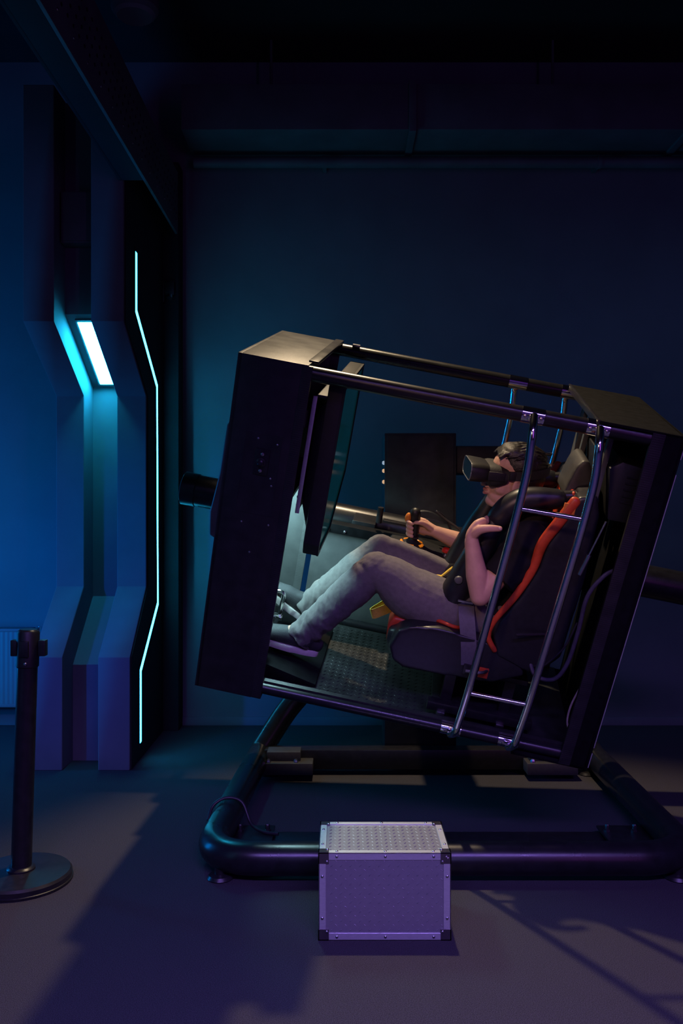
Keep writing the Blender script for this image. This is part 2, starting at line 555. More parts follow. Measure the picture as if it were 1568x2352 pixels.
# small box between the legs, high up
jb = thing('junction_box', 'small dark box between the two pillar legs above the light panel', 'box', (-1.285, 4.325, 2.56))
build('housing', MB().box((-0.082, -0.09, 0.02), (0.082, 0, 0.27), 0.006), 'duct', jb)
build('lid', MB().box((-0.076, -0.099, 0.028), (0.076, -0.089, 0.262), 0.003), 'duct', jb)

# small sensor high on the pillar's side, next to the back wall
sn = thing('wall_camera', 'small black camera on the dark pillar side beside the top of the strip', 'camera', (-1.034, 5.06, 2.50))
build('bracket', MB().box((0, -0.04, -0.02), (0.012, 0.04, 0.11), 0.003), 'blackplastic', sn)
build('body', MB().box((0.012, -0.045, 0.02), (0.07, 0.045, 0.10), 0.008), 'blackplastic', sn)
build('lens', MB().cyl((0.045, -0.042, 0.02), (0.045, -0.052, 0.0), 0.016), 'chrome', sn)

# ================================================================== RADIATOR
rad = thing('radiator', 'white panel radiator low on the blue wall behind the barrier post', 'radiator', (-2.1, 5.1, 0))
mb = MB()
xs, n = [], 34
poly = []
x0, x1 = -0.62, 0.295
for i in range(n + 1):
    x = x0 + (x1 - x0) * i / n
    w = (x1 - x0) / n
    for a, dy in ((0.0, -0.045), (0.18, -0.045), (0.34, -0.0438), (0.66, -0.0438), (0.82, -0.045)):
        if i < n:
            poly.append((x + w * a, dy))
poly += [(x1, -0.045), (x1, 0.0), (x0, 0.0)]
mb.prism(poly, 'z', 0.155, 0.575)
build('front_panel', mb, 'radiator', rad)
build('top_grille', MB().box((x0, -0.05, 0.575), (x1, 0.04, 0.592), 0.004), 'radiator', rad)
build('side_cover', MB().box((x1 - 0.004, -0.047, 0.15), (x1 + 0.006, 0.04, 0.585), 0.003), 'radiator', rad)
build('back_panel', MB().box((x0, 0.012, 0.155), (x1 - 0.004, 0.04, 0.575), 0.004), 'radiator', rad)
build('bottom_rail', MB().box((x0, -0.045, 0.135), (x1, 0.04, 0.155), 0.004), 'radiator', rad)
for bx in (-0.4, 0.1):
    build('bracket', MB().box((bx - 0.015, 0.04, 0.2), (bx + 0.015, 0.09, 0.52), 0.003), 'radiator', rad)
build('pipe', MB().tube(fillet([(x1 - 0.05, 0.0, 0.14), (x1 - 0.05, 0.0, 0.07), (x1 - 0.05, 0.088, 0.07)], 0.03), 0.009), 'radiator', rad)
build('valve', MB().cyl((x1 + 0.005, -0.0, 0.56), (x1 + 0.04, -0.0, 0.56), 0.016).cyl((x1 + 0.04, 0, 0.555), (x1 + 0.04, 0, 0.60), 0.012), 'chrome', rad)

# ================================================================== CEILING FITTINGS
tray = thing('perforated_tray', 'dark perforated metal tray running under the ceiling above the pillar', 'cable tray', (-1.1, 3.0, 2.85))
def tofs(p):
    return Matrix.Translation(-V(p))
TB = tofs((-1.1, 3.0, 2.85))
build('side_plate', MB().box((-0.945, 0.8, 2.85), (-0.93, 4.95, 3.20), 0.003), 'duct', tray, mtx=TB)
build('side_plate', MB().box((-1.06, 0.8, 2.85), (-1.045, 4.15, 3.17), 0.003), 'ceiling', tray, mtx=TB)
build('bottom_plate', MB().box((-1.045, 0.8, 2.85), (-0.945, 4.15, 2.862), 0.002), 'ceiling', tray, mtx=TB)  # underside and inner plate given a darker colour, standing in for shade
hole = MB()
rv = bolt(0.006, 0.004, 'x', 1).mesh('rivet')
rv.materials.append(M['rivet'])
for i in range(22):
    link('rivet', rv, 'rivet', tray, None, V((-0.93, 1.3 + 0.172 * i, 2.915)) - V((-1.1, 3.0, 2.85)))
for j in range(4):
    for i in range(60):
        hole.cyl((-0.9305, 1.2 + 0.065 * i + 0.03 * (j % 2), 2.955 + 0.05 * j), (-0.9275, 1.2 + 0.065 * i + 0.03 * (j % 2), 2.955 + 0.05 * j), 0.007, 8)
ho = build('perforation', hole, 'blackplastic', tray, mtx=TB)
ho['kind'] = 'stuff'
for y in (1.5, 3.2):
    build('hanger_rod', MB().cyl((-1.0, y, 3.17), (-1.0, y, 3.95), 0.008).box((-1.055, y - 0.015, 3.16), (-0.94, y + 0.015, 3.18)), 'duct', tray, mtx=TB)

duct = thing('ventilation_duct', 'dark rectangular duct running along the top of the back wall', 'duct', (1.5, 4.95, 3.36))
DB = tofs((1.5, 4.95, 3.36))
for a, b in ((-0.88, 0.38), (0.40, 1.90), (1.92, 3.4), (3.42, 4.44)):
    build('duct_section', MB().box((a, 4.78, 3.37), (b, 5.12, 3.62), 0.004), 'duct', duct, mtx=DB)
for a in (0.39, 1.91, 3.41):
    build('flange', MB().box((a - 0.02, 4.765, 3.355), (a + 0.02, 5.135, 3.635), 0.002), 'duct', duct, mtx=DB)
for a in (-0.4, 1.2, 2.7):
    build('hanger', MB().cyl((a, 4.95, 3.62), (a, 4.95, 3.95), 0.008), 'duct', duct, mtx=DB)
pipe = thing('ceiling_pipe', 'dark pipe running just below the duct along the back wall', 'pipe', (1.5, 5.08, 3.28))
build('pipe_run', MB().cyl((-2.36, 0, 0.03), (2.94, 0, 0.03), 0.032), 'duct', pipe)
for a in (-1.6, 0.0, 1.6):
    build('clip', MB().cyl((a - 0.012, 0, 0.03), (a + 0.012, 0, 0.03), 0.037).box((a - 0.012, 0, 0.01), (a + 0.012, 0.11, 0.05)), 'duct', pipe)

for loc, lab in (((-1.02, 4.30, 3.95), 'round dark ceiling lamp with a faint violet face at the upper left'),):
    cl = thing('ceiling_lamp', lab, 'lamp', loc)
    build('housing', MB().lathe([(0.10, -0.22), (0.115, -0.20), (0.115, -0.05), (0.09, -0.03), (0.03, -0.02), (0.03, 0)], 28), 'duct', cl)
    build('reflector', MB().lathe([(0.085, -0.235), (0.10, -0.221), (0.095, -0.215)], 28), 'lampoff', cl)

# ================================================================== BARRIER POST
bp_ = thing('barrier_post', 'black retractable-belt barrier post on a round base beside the pillar', 'barrier post', (-1.104, 3.0, 0))
build('base', MB().lathe([(0.166, 0.0), (0.170, 0.004), (0.170, 0.026), (0.163, 0.034), (0.06, 0.040), (0.05, 0.041)], 56), 'blackmetal', bp_)
build('rubber_ring', MB().lathe([(0.1705, 0.001), (0.173, 0.003), (0.173, 0.009), (0.1705, 0.011)], 56), 'blackplastic', bp_)
lean = 0.030
def st(z):
    return (lean * z, 0, z)
build('collar', MB().lathe([(0.048, 0.040), (0.048, 0.046), (0.042, 0.052), (0.036, 0.054)], 28), 'blackmetal', bp_)
build('pole', MB().tube([st(0.038), st(0.76)], 0.0345, 28), 'blackmetal', bp_)
hd = build('belt_head', MB().tube([st(0.735), st(0.74), st(0.855), st(0.862)], [0.034, 0.0385, 0.0385, 0.034], 28), 'blackplastic', bp_)
for k, (dx, dy) in enumerate(((0.052, 0.0), (-0.043, 0.0), (0.0, -0.043))):
    c = V(st(0.80))
    s = (0.012, 0.016) if dx else (0.016, 0.006)
    build('belt_slot', MB().box((c.x + dx - s[0], dy * 0.9 - s[1], 0.775), (c.x + dx + s[0], dy * 0.9 + s[1], 0.83), 0.003), 'blackplastic', hd)
build('cap', MB().tube([st(0.862), st(0.866)], [0.033, 0.028], 28), 'blackmetal', hd)
build('screw', bolt(0.006, 0.004, 'y', -1), 'steel', hd, loc=(lean * 0.75 + 0.006, -0.038, 0.752))

# ================================================================== STEP BOX
sb = thing('step_box', 'aluminium tread-plate step box with riveted edges in front of the simulator', 'step', (0.128, 2.71, 0))
W2, D2, HB = 0.196, 0.13, 0.26
build('front_plate', MB().box((-W2 + 0.004, -D2 + 0.003, 0.004), (W2 - 0.004, -D2 + 0.008, HB - 0.004)), 'alutread', sb)
build('back_plate', MB().box((-W2 + 0.004, D2 - 0.008, 0.004), (W2 - 0.004, D2 - 0.003, HB - 0.004)), 'alutread', sb)
for s in (-1, 1):
    a, b = sorted((s * (W2 - 0.008), s * (W2 - 0.003)))
    build('side_plate', MB().box((a, -D2 + 0.004, 0.004), (b, D2 - 0.004, HB - 0.004)), 'alutread', sb)
build('top_plate', MB().box((-W2 + 0.004, -D2 + 0.004, HB - 0.008), (W2 - 0.004, D2 - 0.004, HB - 0.003)), 'alutread', sb)
def lug(mb, c, d1, d2, n, L=0.0068, wd=0.0016, h=0.0011):
    """one raised tread lug: long axis d1, short axis d2, height along n"""
    c, d1, d2, n = V(c), V(d1), V(d2), V(n)
    mb.add([c - d1 * L, c - d2 * wd, c + d1 * L, c + d2 * wd, c - d1 * L * 0.45 + n * h, c + d1 * L * 0.45 + n * h],
           [(0, 1, 4), (1, 2, 5, 4), (2, 3, 5), (3, 0, 4, 5)])
def tread(o_, ex, ey, n, nx, ny, px, py, L=0.0068, wd=0.0016, h=0.0020, sx=0, hand=1):
    mb = MB()
    o_, ex, ey, n = V(o_), V(ex), V(ey), V(n)
    for i in range(nx):
        for j in range(ny):
            for k in range(2):
                x = (i + 0.5 * k + sx) * px
                y = (j + 0.5 * k) * py
                sgn = hand if k == 0 else -hand
                d1 = (ex * 0.72 + ey * 0.70 * sgn).normalized()
                d2 = n.cross(d1)
                lug(mb, o_ + ex * x + ey * y, d1, d2, n, L if k == 0 else L * 0.8, wd, h if k == 0 else h * 0.3)
    return mb
t = build('tread_pattern', tread((-W2 + 0.038, -D2 + 0.003, 0.03), (1, 0, 0), (0, 0, 1), (0, -1, 0), 12, 8, 0.0285, 0.0272), 'alutread', sb, smooth=None); t['kind'] = 'stuff'
t = build('tread_pattern', tread((-W2 + 0.034, -D2 + 0.028, HB - 0.003), (1, 0, 0), (0, 1, 0), (0, 0, 1), 12, 8, 0.0285, 0.0270), 'alutread', sb, smooth=None); t['kind'] = 'stuff'
for s in (-1, 1):
    t = build('tread_pattern', tread((s * (W2 - 0.003), -D2 + 0.03, 0.03), (0, 1, 0), (0, 0, 1), (s, 0, 0), 7, 8, 0.0285, 0.0272), 'alutread', sb, smooth=None); t['kind'] = 'stuff'
EW = 0.0215
def angle_x(y, z, sy, sz):   # L-profile along x
    m = MB()
    m.box((-W2 + 0.028, min(y, y + sy * 0.003), min(z, z + sz * EW)), (W2 - 0.028, max(y, y + sy * 0.003), max(z, z + sz * EW)), 0.0006, 1)
    m.box((-W2 + 0.028, min(y, y + sy * EW), min(z, z + sz * 0.003)), (W2 - 0.028, max(y, y + sy * EW), max(z, z + sz * 0.003)), 0.0006, 1)
    return m
def angle_y(x, z, sx, sz):
    m = MB()
    m.box((min(x, x + sx * 0.003), -D2 + 0.028, min(z, z + sz * EW)), (max(x, x + sx * 0.003), D2 - 0.028, max(z, z + sz * EW)), 0.0006, 1)
    m.box((min(x, x + sx * EW), -D2 + 0.028, min(z, z + sz * 0.003)), (max(x, x + sx * EW), D2 - 0.028, max(z, z + sz * 0.003)), 0.0006, 1)
    return m
def angle_z(x, y, sx, sy):
    m = MB()
    m.box((min(x, x + sx * 0.003), min(y, y + sy * EW), 0.028), (max(x, x + sx * 0.003), max(y, y + sy * EW), HB - 0.028), 0.0006, 1)
    m.box((min(x, x + sx * EW), min(y, y + sy * 0.003), 0.028), (max(x, x + sx * EW), max(y, y + sy * 0.003), HB - 0.028), 0.0006, 1)
    return m
rv_y = bolt(0.0045, 0.003, 'y', -1).mesh('rivet'); rv_z = bolt(0.0045, 0.003, 'z', 1).mesh('rivet'); rv_x = bolt(0.0045, 0.003, 'x', 1).mesh('rivet')
for r_ in (rv_y, rv_z, rv_x):
    r_.materials.append(M['rivet'])
    for p in r_.polygons:
        p.use_smooth = True
for sy in (-1, 1):
    for z, sz in ((0, 1), (HB, -1)):
        e = build('edge_profile', angle_x(sy * D2, z, -sy, sz), 'alu', sb)
        for x in (-0.142, 0.002, 0.145):
            if sy < 0:
                link('rivet', rv_y, 'rivet', e, None, (x, -D2, z + sz * 0.011))
            if z:
                link('rivet', rv_z, 'rivet', e, None, (x, sy * (D2 - 0.012), HB))
for sx in (-1, 1):
    for z, sz in ((0, 1), (HB, -1)):
        e = build('edge_profile', angle_y(sx * W2, z, -sx, sz), 'alu', sb)
        if z:
            for y in (-0.062, 0.06):
                link('rivet', rv_z, 'rivet', e, None, (sx * (W2 - 0.011), y, HB))
    for sy in (-1, 1):
        e = build('edge_profile', angle_z(sx * W2, sy * D2, -sx, -sy), 'alu', sb)
        if sy < 0:
            for z in (0.066, 0.19):
                link('rivet', rv_y, 'rivet', e, None, (sx * (W2 - 0.011), -D2, z))
em = MB()
for q in (-1, 1):
    em.prism([(0.0, 0.0), (q * 0.0045, 0.003), (q * 0.0045, -0.003)], 'y', -D2 - 0.0022, -D2 - 0.0012, mtx=Matrix.Translation((W2 - 0.011, 0, HB - 0.012)) @ Matrix.Rotation(0.75, 4, 'Y'))
build('white_emblem', em, 'sole', sb)
for sx in (-1, 1):
    for sy in (-1, 1):
        for z, sz in ((0, 1), (HB, -1)):
            m = MB()
            x, y = sx * (W2 + 0.0015), sy * (D2 + 0.0015)
            zz = z + (-0.0015 if sz < 0 else 0) * -1 if sz < 0 else z
            def bx(ax, ay, az):
                lo = [min(x, x - sx * ax), min(y, y - sy * ay), min(zz, zz + sz * az)]
                hi = [max(x, x - sx * ax), max(y, y - sy * ay), max(zz, zz + sz * az)]
                m.box(lo, hi, 0.001, 1)
            bx(0.032, 0.0045, 0.034); bx(0.0045, 0.032, 0.034); bx(0.032, 0.032, 0.0045)
            c = build('corner_cap', m, 'cornersteel', sb)
            if sy < 0:
                link('rivet', rv_y, 'rivet', c, None, (x - sx * 0.026, y, zz + sz * 0.027))
            if sz < 0:
                link('rivet', rv_z, 'rivet', c, None, (x - sx * 0.027, y - sy * 0.026, zz))

# ================================================================== SIMULATOR BASE
base = thing('motion_platform', 'black bent-tube floor frame and upright column carrying the tilted simulator cabin', 'machine base', (0.37, 4.2, 0))
BB = tofs((0.37, 4.2, 0))
ring = fillet([(-0.404, 4.28, 0.077), (-0.470, 3.0, 0.077), (1.21, 3.0, 0.077), (1.235, 4.28, 0.077)], 0.20, 12)
build('floor_tube', MB().tube(ring, 0.057, 28), 'blacktube', base, mtx=BB)
for x, tx in ((-0.404, 0.24), (1.235, 0.50)):
    y = 4.28
    up = fillet([(x, y - 0.06, 0.077), (x, y + 0.02, 0.085), (x + (0.145 if x < 0 else -0.145), 4.40, 0.297), (tx, 4.42, 0.80)], 0.10, 8)
    build('brace_tube', MB().tube(up, 0.055, 24), 'blacktube', base, mtx=BB)
build('cross_beam', MB().box((-0.40, 4.20, 0.027), (1.23, 4.29, 0.121), 0.004), 'blackmetal', base, mtx=BB)
build('cross_strip', MB().box((-0.38, 3.245, 0.012), (1.12, 3.40, 0.022), 0.002), 'blackmetal', base, mtx=BB)
for sx, x in ((1, -0.435), (-1, 1.175)):
    a, b = sorted((x, x + sx * 0.175))
    p = build('corner_plate', MB().box((a, 3.05, 0.030), (b, 3.42, 0.040), 0.002), 'blackmetal', base, mtx=BB)
    for bx_ in (0.045, 0.15):
        for y in (3.17, 3.36):
            build('bolt', MB().lathe([(0.014, -0.001), (0.014, 0.006), (0.009, 0.007), (0.009, 0.022), (0.006, 0.026)], 6), 'blackmetal', p, loc=V((x + sx * bx_, y, 0.040)) - V((0.37, 4.2, 0)))
    a, b = sorted((x + sx * 0.06, x + sx * 0.30))
    br = build('beam_bracket', MB().box((a, 4.10, 0.03), (b, 4.20, 0.085), 0.005).box((a + 0.02, 4.14, 0.08), (b - 0.06, 4.24, 0.128), 0.004), 'greyleather', base, mtx=BB)
    for q in (a + 0.03, b - 0.08):
        build('bolt', MB().lathe([(0.012, 0.0), (0.012, 0.008), (0.007, 0.016)], 6), 'steel', br, loc=V((q, 4.12, 0.085)) - V((0.37, 4.2, 0)))
for x, y in ((-0.42, 3.02), (1.165, 3.02), (-0.36, 4.22), (1.19, 4.22)):
    build('levelling_foot', MB().lathe([(0.045, 0.0), (0.047, 0.004), (0.040, 0.014), (0.020, 0.018), (0.020, 0.060), (0.030, 0.062)], 20), 'blackmetal', base,
          loc=V((x, y, 0)) - V((0.37, 4.2, 0)))
build('column', MB().box((0.213, 4.30, 0), (0.566, 4.60, 1.66), 0.004), 'blackbox', base, mtx=BB)
build('column_cover', MB().box((0.225, 4.294, 0.30), (0.554, 4.301, 1.645), 0.002), 'blackbox', base, mtx=BB)
for z, mm in ((1.515, 'whitedot'), (1.475, 'orangedot'), (1.42, 'orangedot')):
    build('indicator_light', MB().lathe([(0.010, -0.002), (0.010, 0.004), (0.006, 0.010)], 14, Matrix.Translation((0.213, 4.34, z)) @ Matrix.Rotation(-math.pi / 2, 4, 'Y')), mm, base, mtx=BB)
build('drive_motor', MB().box((0.56, 4.34, 1.46), (0.80, 4.52, 1.60), 0.012).cyl((0.80, 4.43, 1.53), (0.93, 4.43, 1.53), 0.066, 24), 'blackbox', base, mtx=BB)
hubm = Matrix.Translation((0.40, 4.30, 1.155)) @ Matrix.Rotation(math.pi / 2, 4, 'X')
build('pivot_hub', MB().lathe([(0.125, -0.005), (0.125, 0.035), (0.118, 0.04), (0.085, 0.04), (0.085, 0.372)], 32, hubm), 'blackbox', base, mtx=BB)
# cable looped over the left tube
cb = spline([(-0.515, 3.36, 0.08), (-0.50, 3.40, 0.125), (-0.45, 3.42, 0.148), (-0.39, 3.42, 0.130), (-0.35, 3.38, 0.06), (-0.30, 3.33, 0.047), (-0.24, 3.31, 0.046)], 6)
build('cable', MB().tube(cb, 0.0065, 10), 'cable', base, mtx=BB)

# ================================================================== SIMULATOR CABIN
# local frame: x along the cabin (towards the seat back), y away from the viewer, z up the cabin; tilted about two axes
Rm = Matrix(((0.97806, 0.12503, 0.16664), (-0.06841, 0.94827, -0.31), (-0.19678, 0.2918, 0.93602)))
CM = Matrix.Translation((-0.54, 3.202, 0.633)) @ Rm.to_4x4()
L, Wd, Ht = 1.446, 0.75, 1.234
cabin = thing('simulator_cabin', 'black open-frame flight simulator cabin tilted in mid-air with chrome grab ladders', 'simulator', mtx=CM)
F = 0.248
# ---- front cabinet
fc = build('front_cabinet', MB().box((0.004, 0.0, 0.0), (F - 0.034, 0.014, Ht), 0.002)
           .box((0.0, 0.0, 0.0), (0.016, Wd, Ht), 0.002)
           .box((0.01, 0.002, Ht - 0.014), (F - 0.014, Wd - 0.002, Ht), 0.002)
           .box((0.01, 0.002, 0.0), (F, Wd - 0.002, 0.014), 0.002), 'blackbox', cabin)
build('far_side_panel', MB().box((0.012, Wd - 0.012, 0.01), (F - 0.034, Wd, Ht - 0.01), 0.002), 'greypanel', fc)
build('inner_shelf', MB().box((0.016, 0.014, 0.66), (F - 0.05, Wd - 0.012, 0.675)), 'blackbox', fc)
build('inner_back', MB().box((0.10, 0.014, 0.675), (0.115, Wd - 0.012, Ht - 0.014)), 'blackbox', fc)
def ridged(x0, x1, y0, y1, z0, z1, n, out):
    """flat strip whose outer face carries fine cross ridges"""
    m = MB().box((x0, y0, z0), (x1, y1, z1))
    st_ = (z1 - z0) / n
    for i in range(n):
        z = z0 + st_ * (i + 0.5)
        if out < 0:
            m.add([(x0, y0, z - st_ * 0.3), (x1, y0, z - st_ * 0.3), (x1, y0, z + st_ * 0.3), (x0, y0, z + st_ * 0.3), (x0 + 0.002, y0 - 0.0008, z), (x1 - 0.002, y0 - 0.0008, z)],
                  [(0, 1, 5, 4), (2, 3, 4, 5), (0, 4, 3), (1, 2, 5)])
        else:
            m.add([(x0, y1, z - st_ * 0.3), (x1, y1, z - st_ * 0.3), (x1, y1, z + st_ * 0.3), (x0, y1, z + st_ * 0.3), (x0 + 0.002, y1 + 0.0008, z), (x1 - 0.002, y1 + 0.0008, z)],
                  [(1, 0, 4, 5), (3, 2, 5, 4), (3, 4, 0), (2, 1, 5)])
    return m
build('ribbed_trim', ridged(F - 0.034, F, 0.0, 0.013, 0.004, Ht - 0.004, 165, -1), 'blackbox', fc)
build('ribbed_trim', ridged(F - 0.034, F, Wd - 0.013, Wd, 0.004, Ht - 0.004, 165, -1), 'greypanel', fc)
build('top_trim', MB().box((F - 0.026, 0.075, Ht - 0.006), (F + 0.008, Wd, Ht + 0.006), 0.003), 'blackmetal', fc)
lk = build('latch', MB().box((0.103, -0.006, 0.842), (0.152, 0.001, 0.932), 0.002).lathe([(0.017, 0), (0.017, 0.006), (0.011, 0.008), (0.011, 0.014), (0.007, 0.017)], 18, Matrix.Translation((0.127, -0.005, 0.886)) @ Matrix.Rotation(math.pi / 2, 4, 'X')), 'blackmetal', fc)
for z in (0.915, 0.857):
    build('screw', bolt(0.007, 0.005), 'steel', lk, loc=(0.128, -0.006, z))
sc = bolt(0.004, 0.003).mesh('screw'); sc.materials.append(M['steel'])
for x, z in ((0.105, 0.965), (0.172, 0.955), (0.165, 0.835), (0.172, 0.81), (0.182, 0.67), (0.13, 0.56), (0.088, 0.665)):
    link('screw', sc, 'steel', fc, None, (x, 0.0, z))
build('access_hatch', MB().box((0.062, -0.0010, 0.70), (0.186, 0.001, 0.985), 0.0004, 1), 'blackbox', fc)
# mounting plates on the far left end and the axle
mp = MB().prism([(0.002, 1.00), (-0.044, 0.95), (-0.048, 0.77), (-0.066, 0.615), (-0.056, 0.525), (0.002, 0.50)], 'y', 0.17, 0.60, 0.004, 1)
build('mount_wedge', mp, 'greypanel', fc)
ax = build('axle_tube', MB().tube([(-0.30, 0.9, 0.44), (2.15, 0.9, 0.44)], 0.072, 36), 'blacktube', cabin)
build('end_cap', MB().tube([(-0.37, 0.9, 0.44), (-0.366, 0.9, 0.44), (-0.304, 0.9, 0.44), (-0.300, 0.9, 0.44)], [0.068, 0.075, 0.075, 0.071], 36), 'blacktube', ax)
build('flange', MB().tube([(-0.11, 0.9, 0.44), (-0.088, 0.9, 0.44)], 0.155, 40), 'blackmetal', ax)
for i in range(8):
    a = i * math.pi / 4 + 0.2
    build('bolt', bolt(0.010, 0.010, 'x', -1), 'steel', ax, loc=(-0.11, 0.9 + 0.125 * math.cos(a), 0.44 + 0.125 * math.sin(a)))
build('flange_bracket', MB().box((-0.088, 0.50, 0.36), (0.004, 0.93, 0.52), 0.004), 'blackmetal', ax)
for u in (0.42, 1.10):
    build('saddle', MB().box((u, 0.745, 0.34), (u + 0.10, 0.90, 0.50), 0.005), 'blackmetal', ax)
# ---- long rails
for y in (0.026, Wd - 0.026):
    build('rail', MB().cyl((F - 0.03, y, 1.205), (L - 0.07, y, 1.205), 0.0255, 24), 'blacktube', cabin)
    build('rail', MB().cyl((F - 0.03, y, 0.034), (L - 0.07, y, 0.034), 0.021, 24), 'blacktube', cabin)
hook = build('rail_hook', MB().box((0.296, Wd - 0.04, 1.228), (0.326, Wd - 0.012, 1.236), 0.001).cyl((0.305, Wd - 0.026, 1.20), (0.305, Wd - 0.026, 1.23), 0.009), 'steel', cabin)
# ---- rear cabinet
rc = build('rear_cabinet', MB().box((L - 0.016, 0.0, 0.0), (L, Wd, Ht), 0.002)
           .prism([(1.171, Ht - 0.01), (1.171, Ht), (L - 0.004, Ht), (L - 0.004, Ht - 0.01)], 'y', 0.0, Wd, 0.002, 1)
           .box((1.38, 0.0, 0.0), (L - 0.004, 0.014, Ht), 0.002)
           .box((1.24, Wd - 0.014, 0.40), (L - 0.004, Wd, Ht - 0.01), 0.002)
           .box((1.171, 0.0, 0.0), (L - 0.01, Wd, 0.012), 0.002), 'blackfabric', cabin)
build('ribbed_trim', ridged(1.342, 1.382, -0.001, 0.014, 0.004, Ht - 0.006, 165, -1), 'blackbox', rc)
for a, b in ((0.012, 0.072), (0.095, 1.11), (1.16, 1.225)):
    build('corner_highlight', MB().box((L - 0.001, -0.0015, a), (L + 0.0018, 0.002, b)), 'alu', rc)  # bright strips broken up to follow the highlight along the corner
build('visor_lip', MB().box((1.166, 0.0, Ht - 0.022), (1.176, Wd, Ht + 0.002), 0.003), 'blackmetal', rc)
# ---- lower far side and floor
build('side_panel', MB().box((0.272, Wd - 0.026, 0.0), (1.24, Wd - 0.010, 0.445), 0.002), 'greypanel', cabin)
build('side_panel_cap', MB().box((0.272, Wd - 0.06, 0.445), (1.24, Wd - 0.006, 0.485), 0.004), 'blackfabric', cabin)
fl = build('floor_plate', MB().box((0.016, 0.03, 0.014), (1.40, Wd - 0.026, 0.026)), 'tread', cabin)
t = build('tread_pattern', tread((F + 0.02, 0.06, 0.026), (1, 0, 0), (0, 1, 0), (0, 0, 1), 22, 22, 0.030, 0.029, 0.0085, 0.0022, 0.0022), 'tread', fl, smooth=None); t['kind'] = 'stuff'
build('floor_side_strip', MB().prism([(0.03, 0.026), (0.03, 0.062), (0.045, 0.066), (0.085, 0.03)], 'x', F, 1.36), 'blackbox', cabin)  # dark angled strip along the near floor edge
# ---- ladders
def ladder(v0, vo, first):
    """v0 rail plane, vo how far the ladder stands off from it"""
    y = v0 + vo
    rails_ = []
    for k, u in enumerate((0.968, 1.176)):
        du = 0.014 if k == 0 else 0.016
        path = fillet([(u - 0.0, v0 + vo * 0.25, 1.213), (u + 0.0, y, 1.175), (u + du, y, 1.06), (u + du, y, 0.90), (u - 0.004, y, 0.22), (u - 0.014, y, 0.075), (u - 0.022, v0 + vo * 0.25, 0.036)], 0.07, 6)
        r_ = build('ladder_rail', MB().tube(path, 0.0135, 18), 'chrome', cabin)
        for z, cu, rr in ((1.205, u, 0.0275), (0.034, u - 0.022, 0.023)):
            cl = build('clamp', MB().tube([(cu - 0.036, v0 + (0.026 if vo < 0 else -0.026), z), (cu + 0.036, v0 + (0.026 if vo < 0 else -0.026), z)], rr, 16), 'chrome', r_)
            s = -1 if vo < 0 else 1
            for dx in (-0.026, 0.026):
                build('bolt', bolt(0.006, 0.005, 'y', s), 'steel', r_, loc=(cu + dx, v0 + (0.026 if vo < 0 else -0.026) + s * (rr - 0.001), z))
        rails_.append(r_)
    for za, zb in ((0.921, 0.927), (0.240, 0.243)):
        build('rung', MB().cyl((0.972, y, za), (1.19 if za > 0.5 else 1.17, y, zb), 0.0085, 14), 'chrome', rails_[0])
ladder(0.0, -0.07, True)
ladder(Wd, 0.07, False)

# ---- monitor
mpoly = [(0.085, 0.60), (0.11, 0.552), (0.42, 0.552), (0.70, 0.72), (0.70, 1.172), (0.085, 1.172)]
mo = build('monitor', MB().prism(mpoly, 'x', 0.300, 0.352, 0.006), 'blackplastic', cabin)
mcx, mcy = 0.39, 0.90
inner = [(mcx + (y - mcx) * 0.955, mcy + (z - mcy) * 0.955) for y, z in mpoly]
build('screen', MB().prism(inner, 'x', 0.3510, 0.3535), 'screen', mo)
bz = MB()
for i in range(6):
    j = (i + 1) % 6
    bz.prism([mpoly[i], mpoly[j], inner[j], inner[i]], 'x', 0.350, 0.358)
build('bezel', bz, 'blackplastic', mo)
bk = build('back_housing', MB().prism([(0.264, 0.72), (0.264, 1.06), (0.302, 1.11), (0.302, 0.60)], 'y', 0.16, 0.62, 0.006), 'blackplastic', mo)
mpz = build('monitor_mount', MB().box((0.256, 0.085, 0.706), (0.262, 0.34, 1.125)).box((0.256, 0.085, 1.121), (0.300, 0.34, 1.127))
            .box((0.115, 0.20, 0.80), (0.258, 0.26, 0.86)).box((0.115, 0.20, 1.02), (0.258, 0.26, 1.08)), 'blackmetal', cabin)
build('mount_edge', MB().box((0.2545, 0.079, 0.706), (0.2690, 0.085, 1.125), 0.001), 'alu', mpz)
build('mount_lip', MB().box((0.266, 0.085, 1.127), (0.300, 0.34, 1.131), 0.001), 'duct', mpz)
for z in (1.09, 0.98, 0.76):
    build('bolt', bolt(0.006, 0.006, 'x', -1), 'steel', mpz, loc=(0.256, 0.10, z))
build('hinge', MB().cyl((0.235, 0.10, 1.01), (0.235, 0.10, 1.07), 0.014), 'blackmetal', mpz)
# ---- footwell lamp under the monitor
fw = build('footwell_lamp', MB().box((0.06, 0.13, 0.640), (0.17, 0.70, 0.660), 0.003), 'blackplastic', cabin)
build('lens', MB().box((0.07, 0.15, 0.636), (0.16, 0.68, 0.640)), 'footlight', fw)

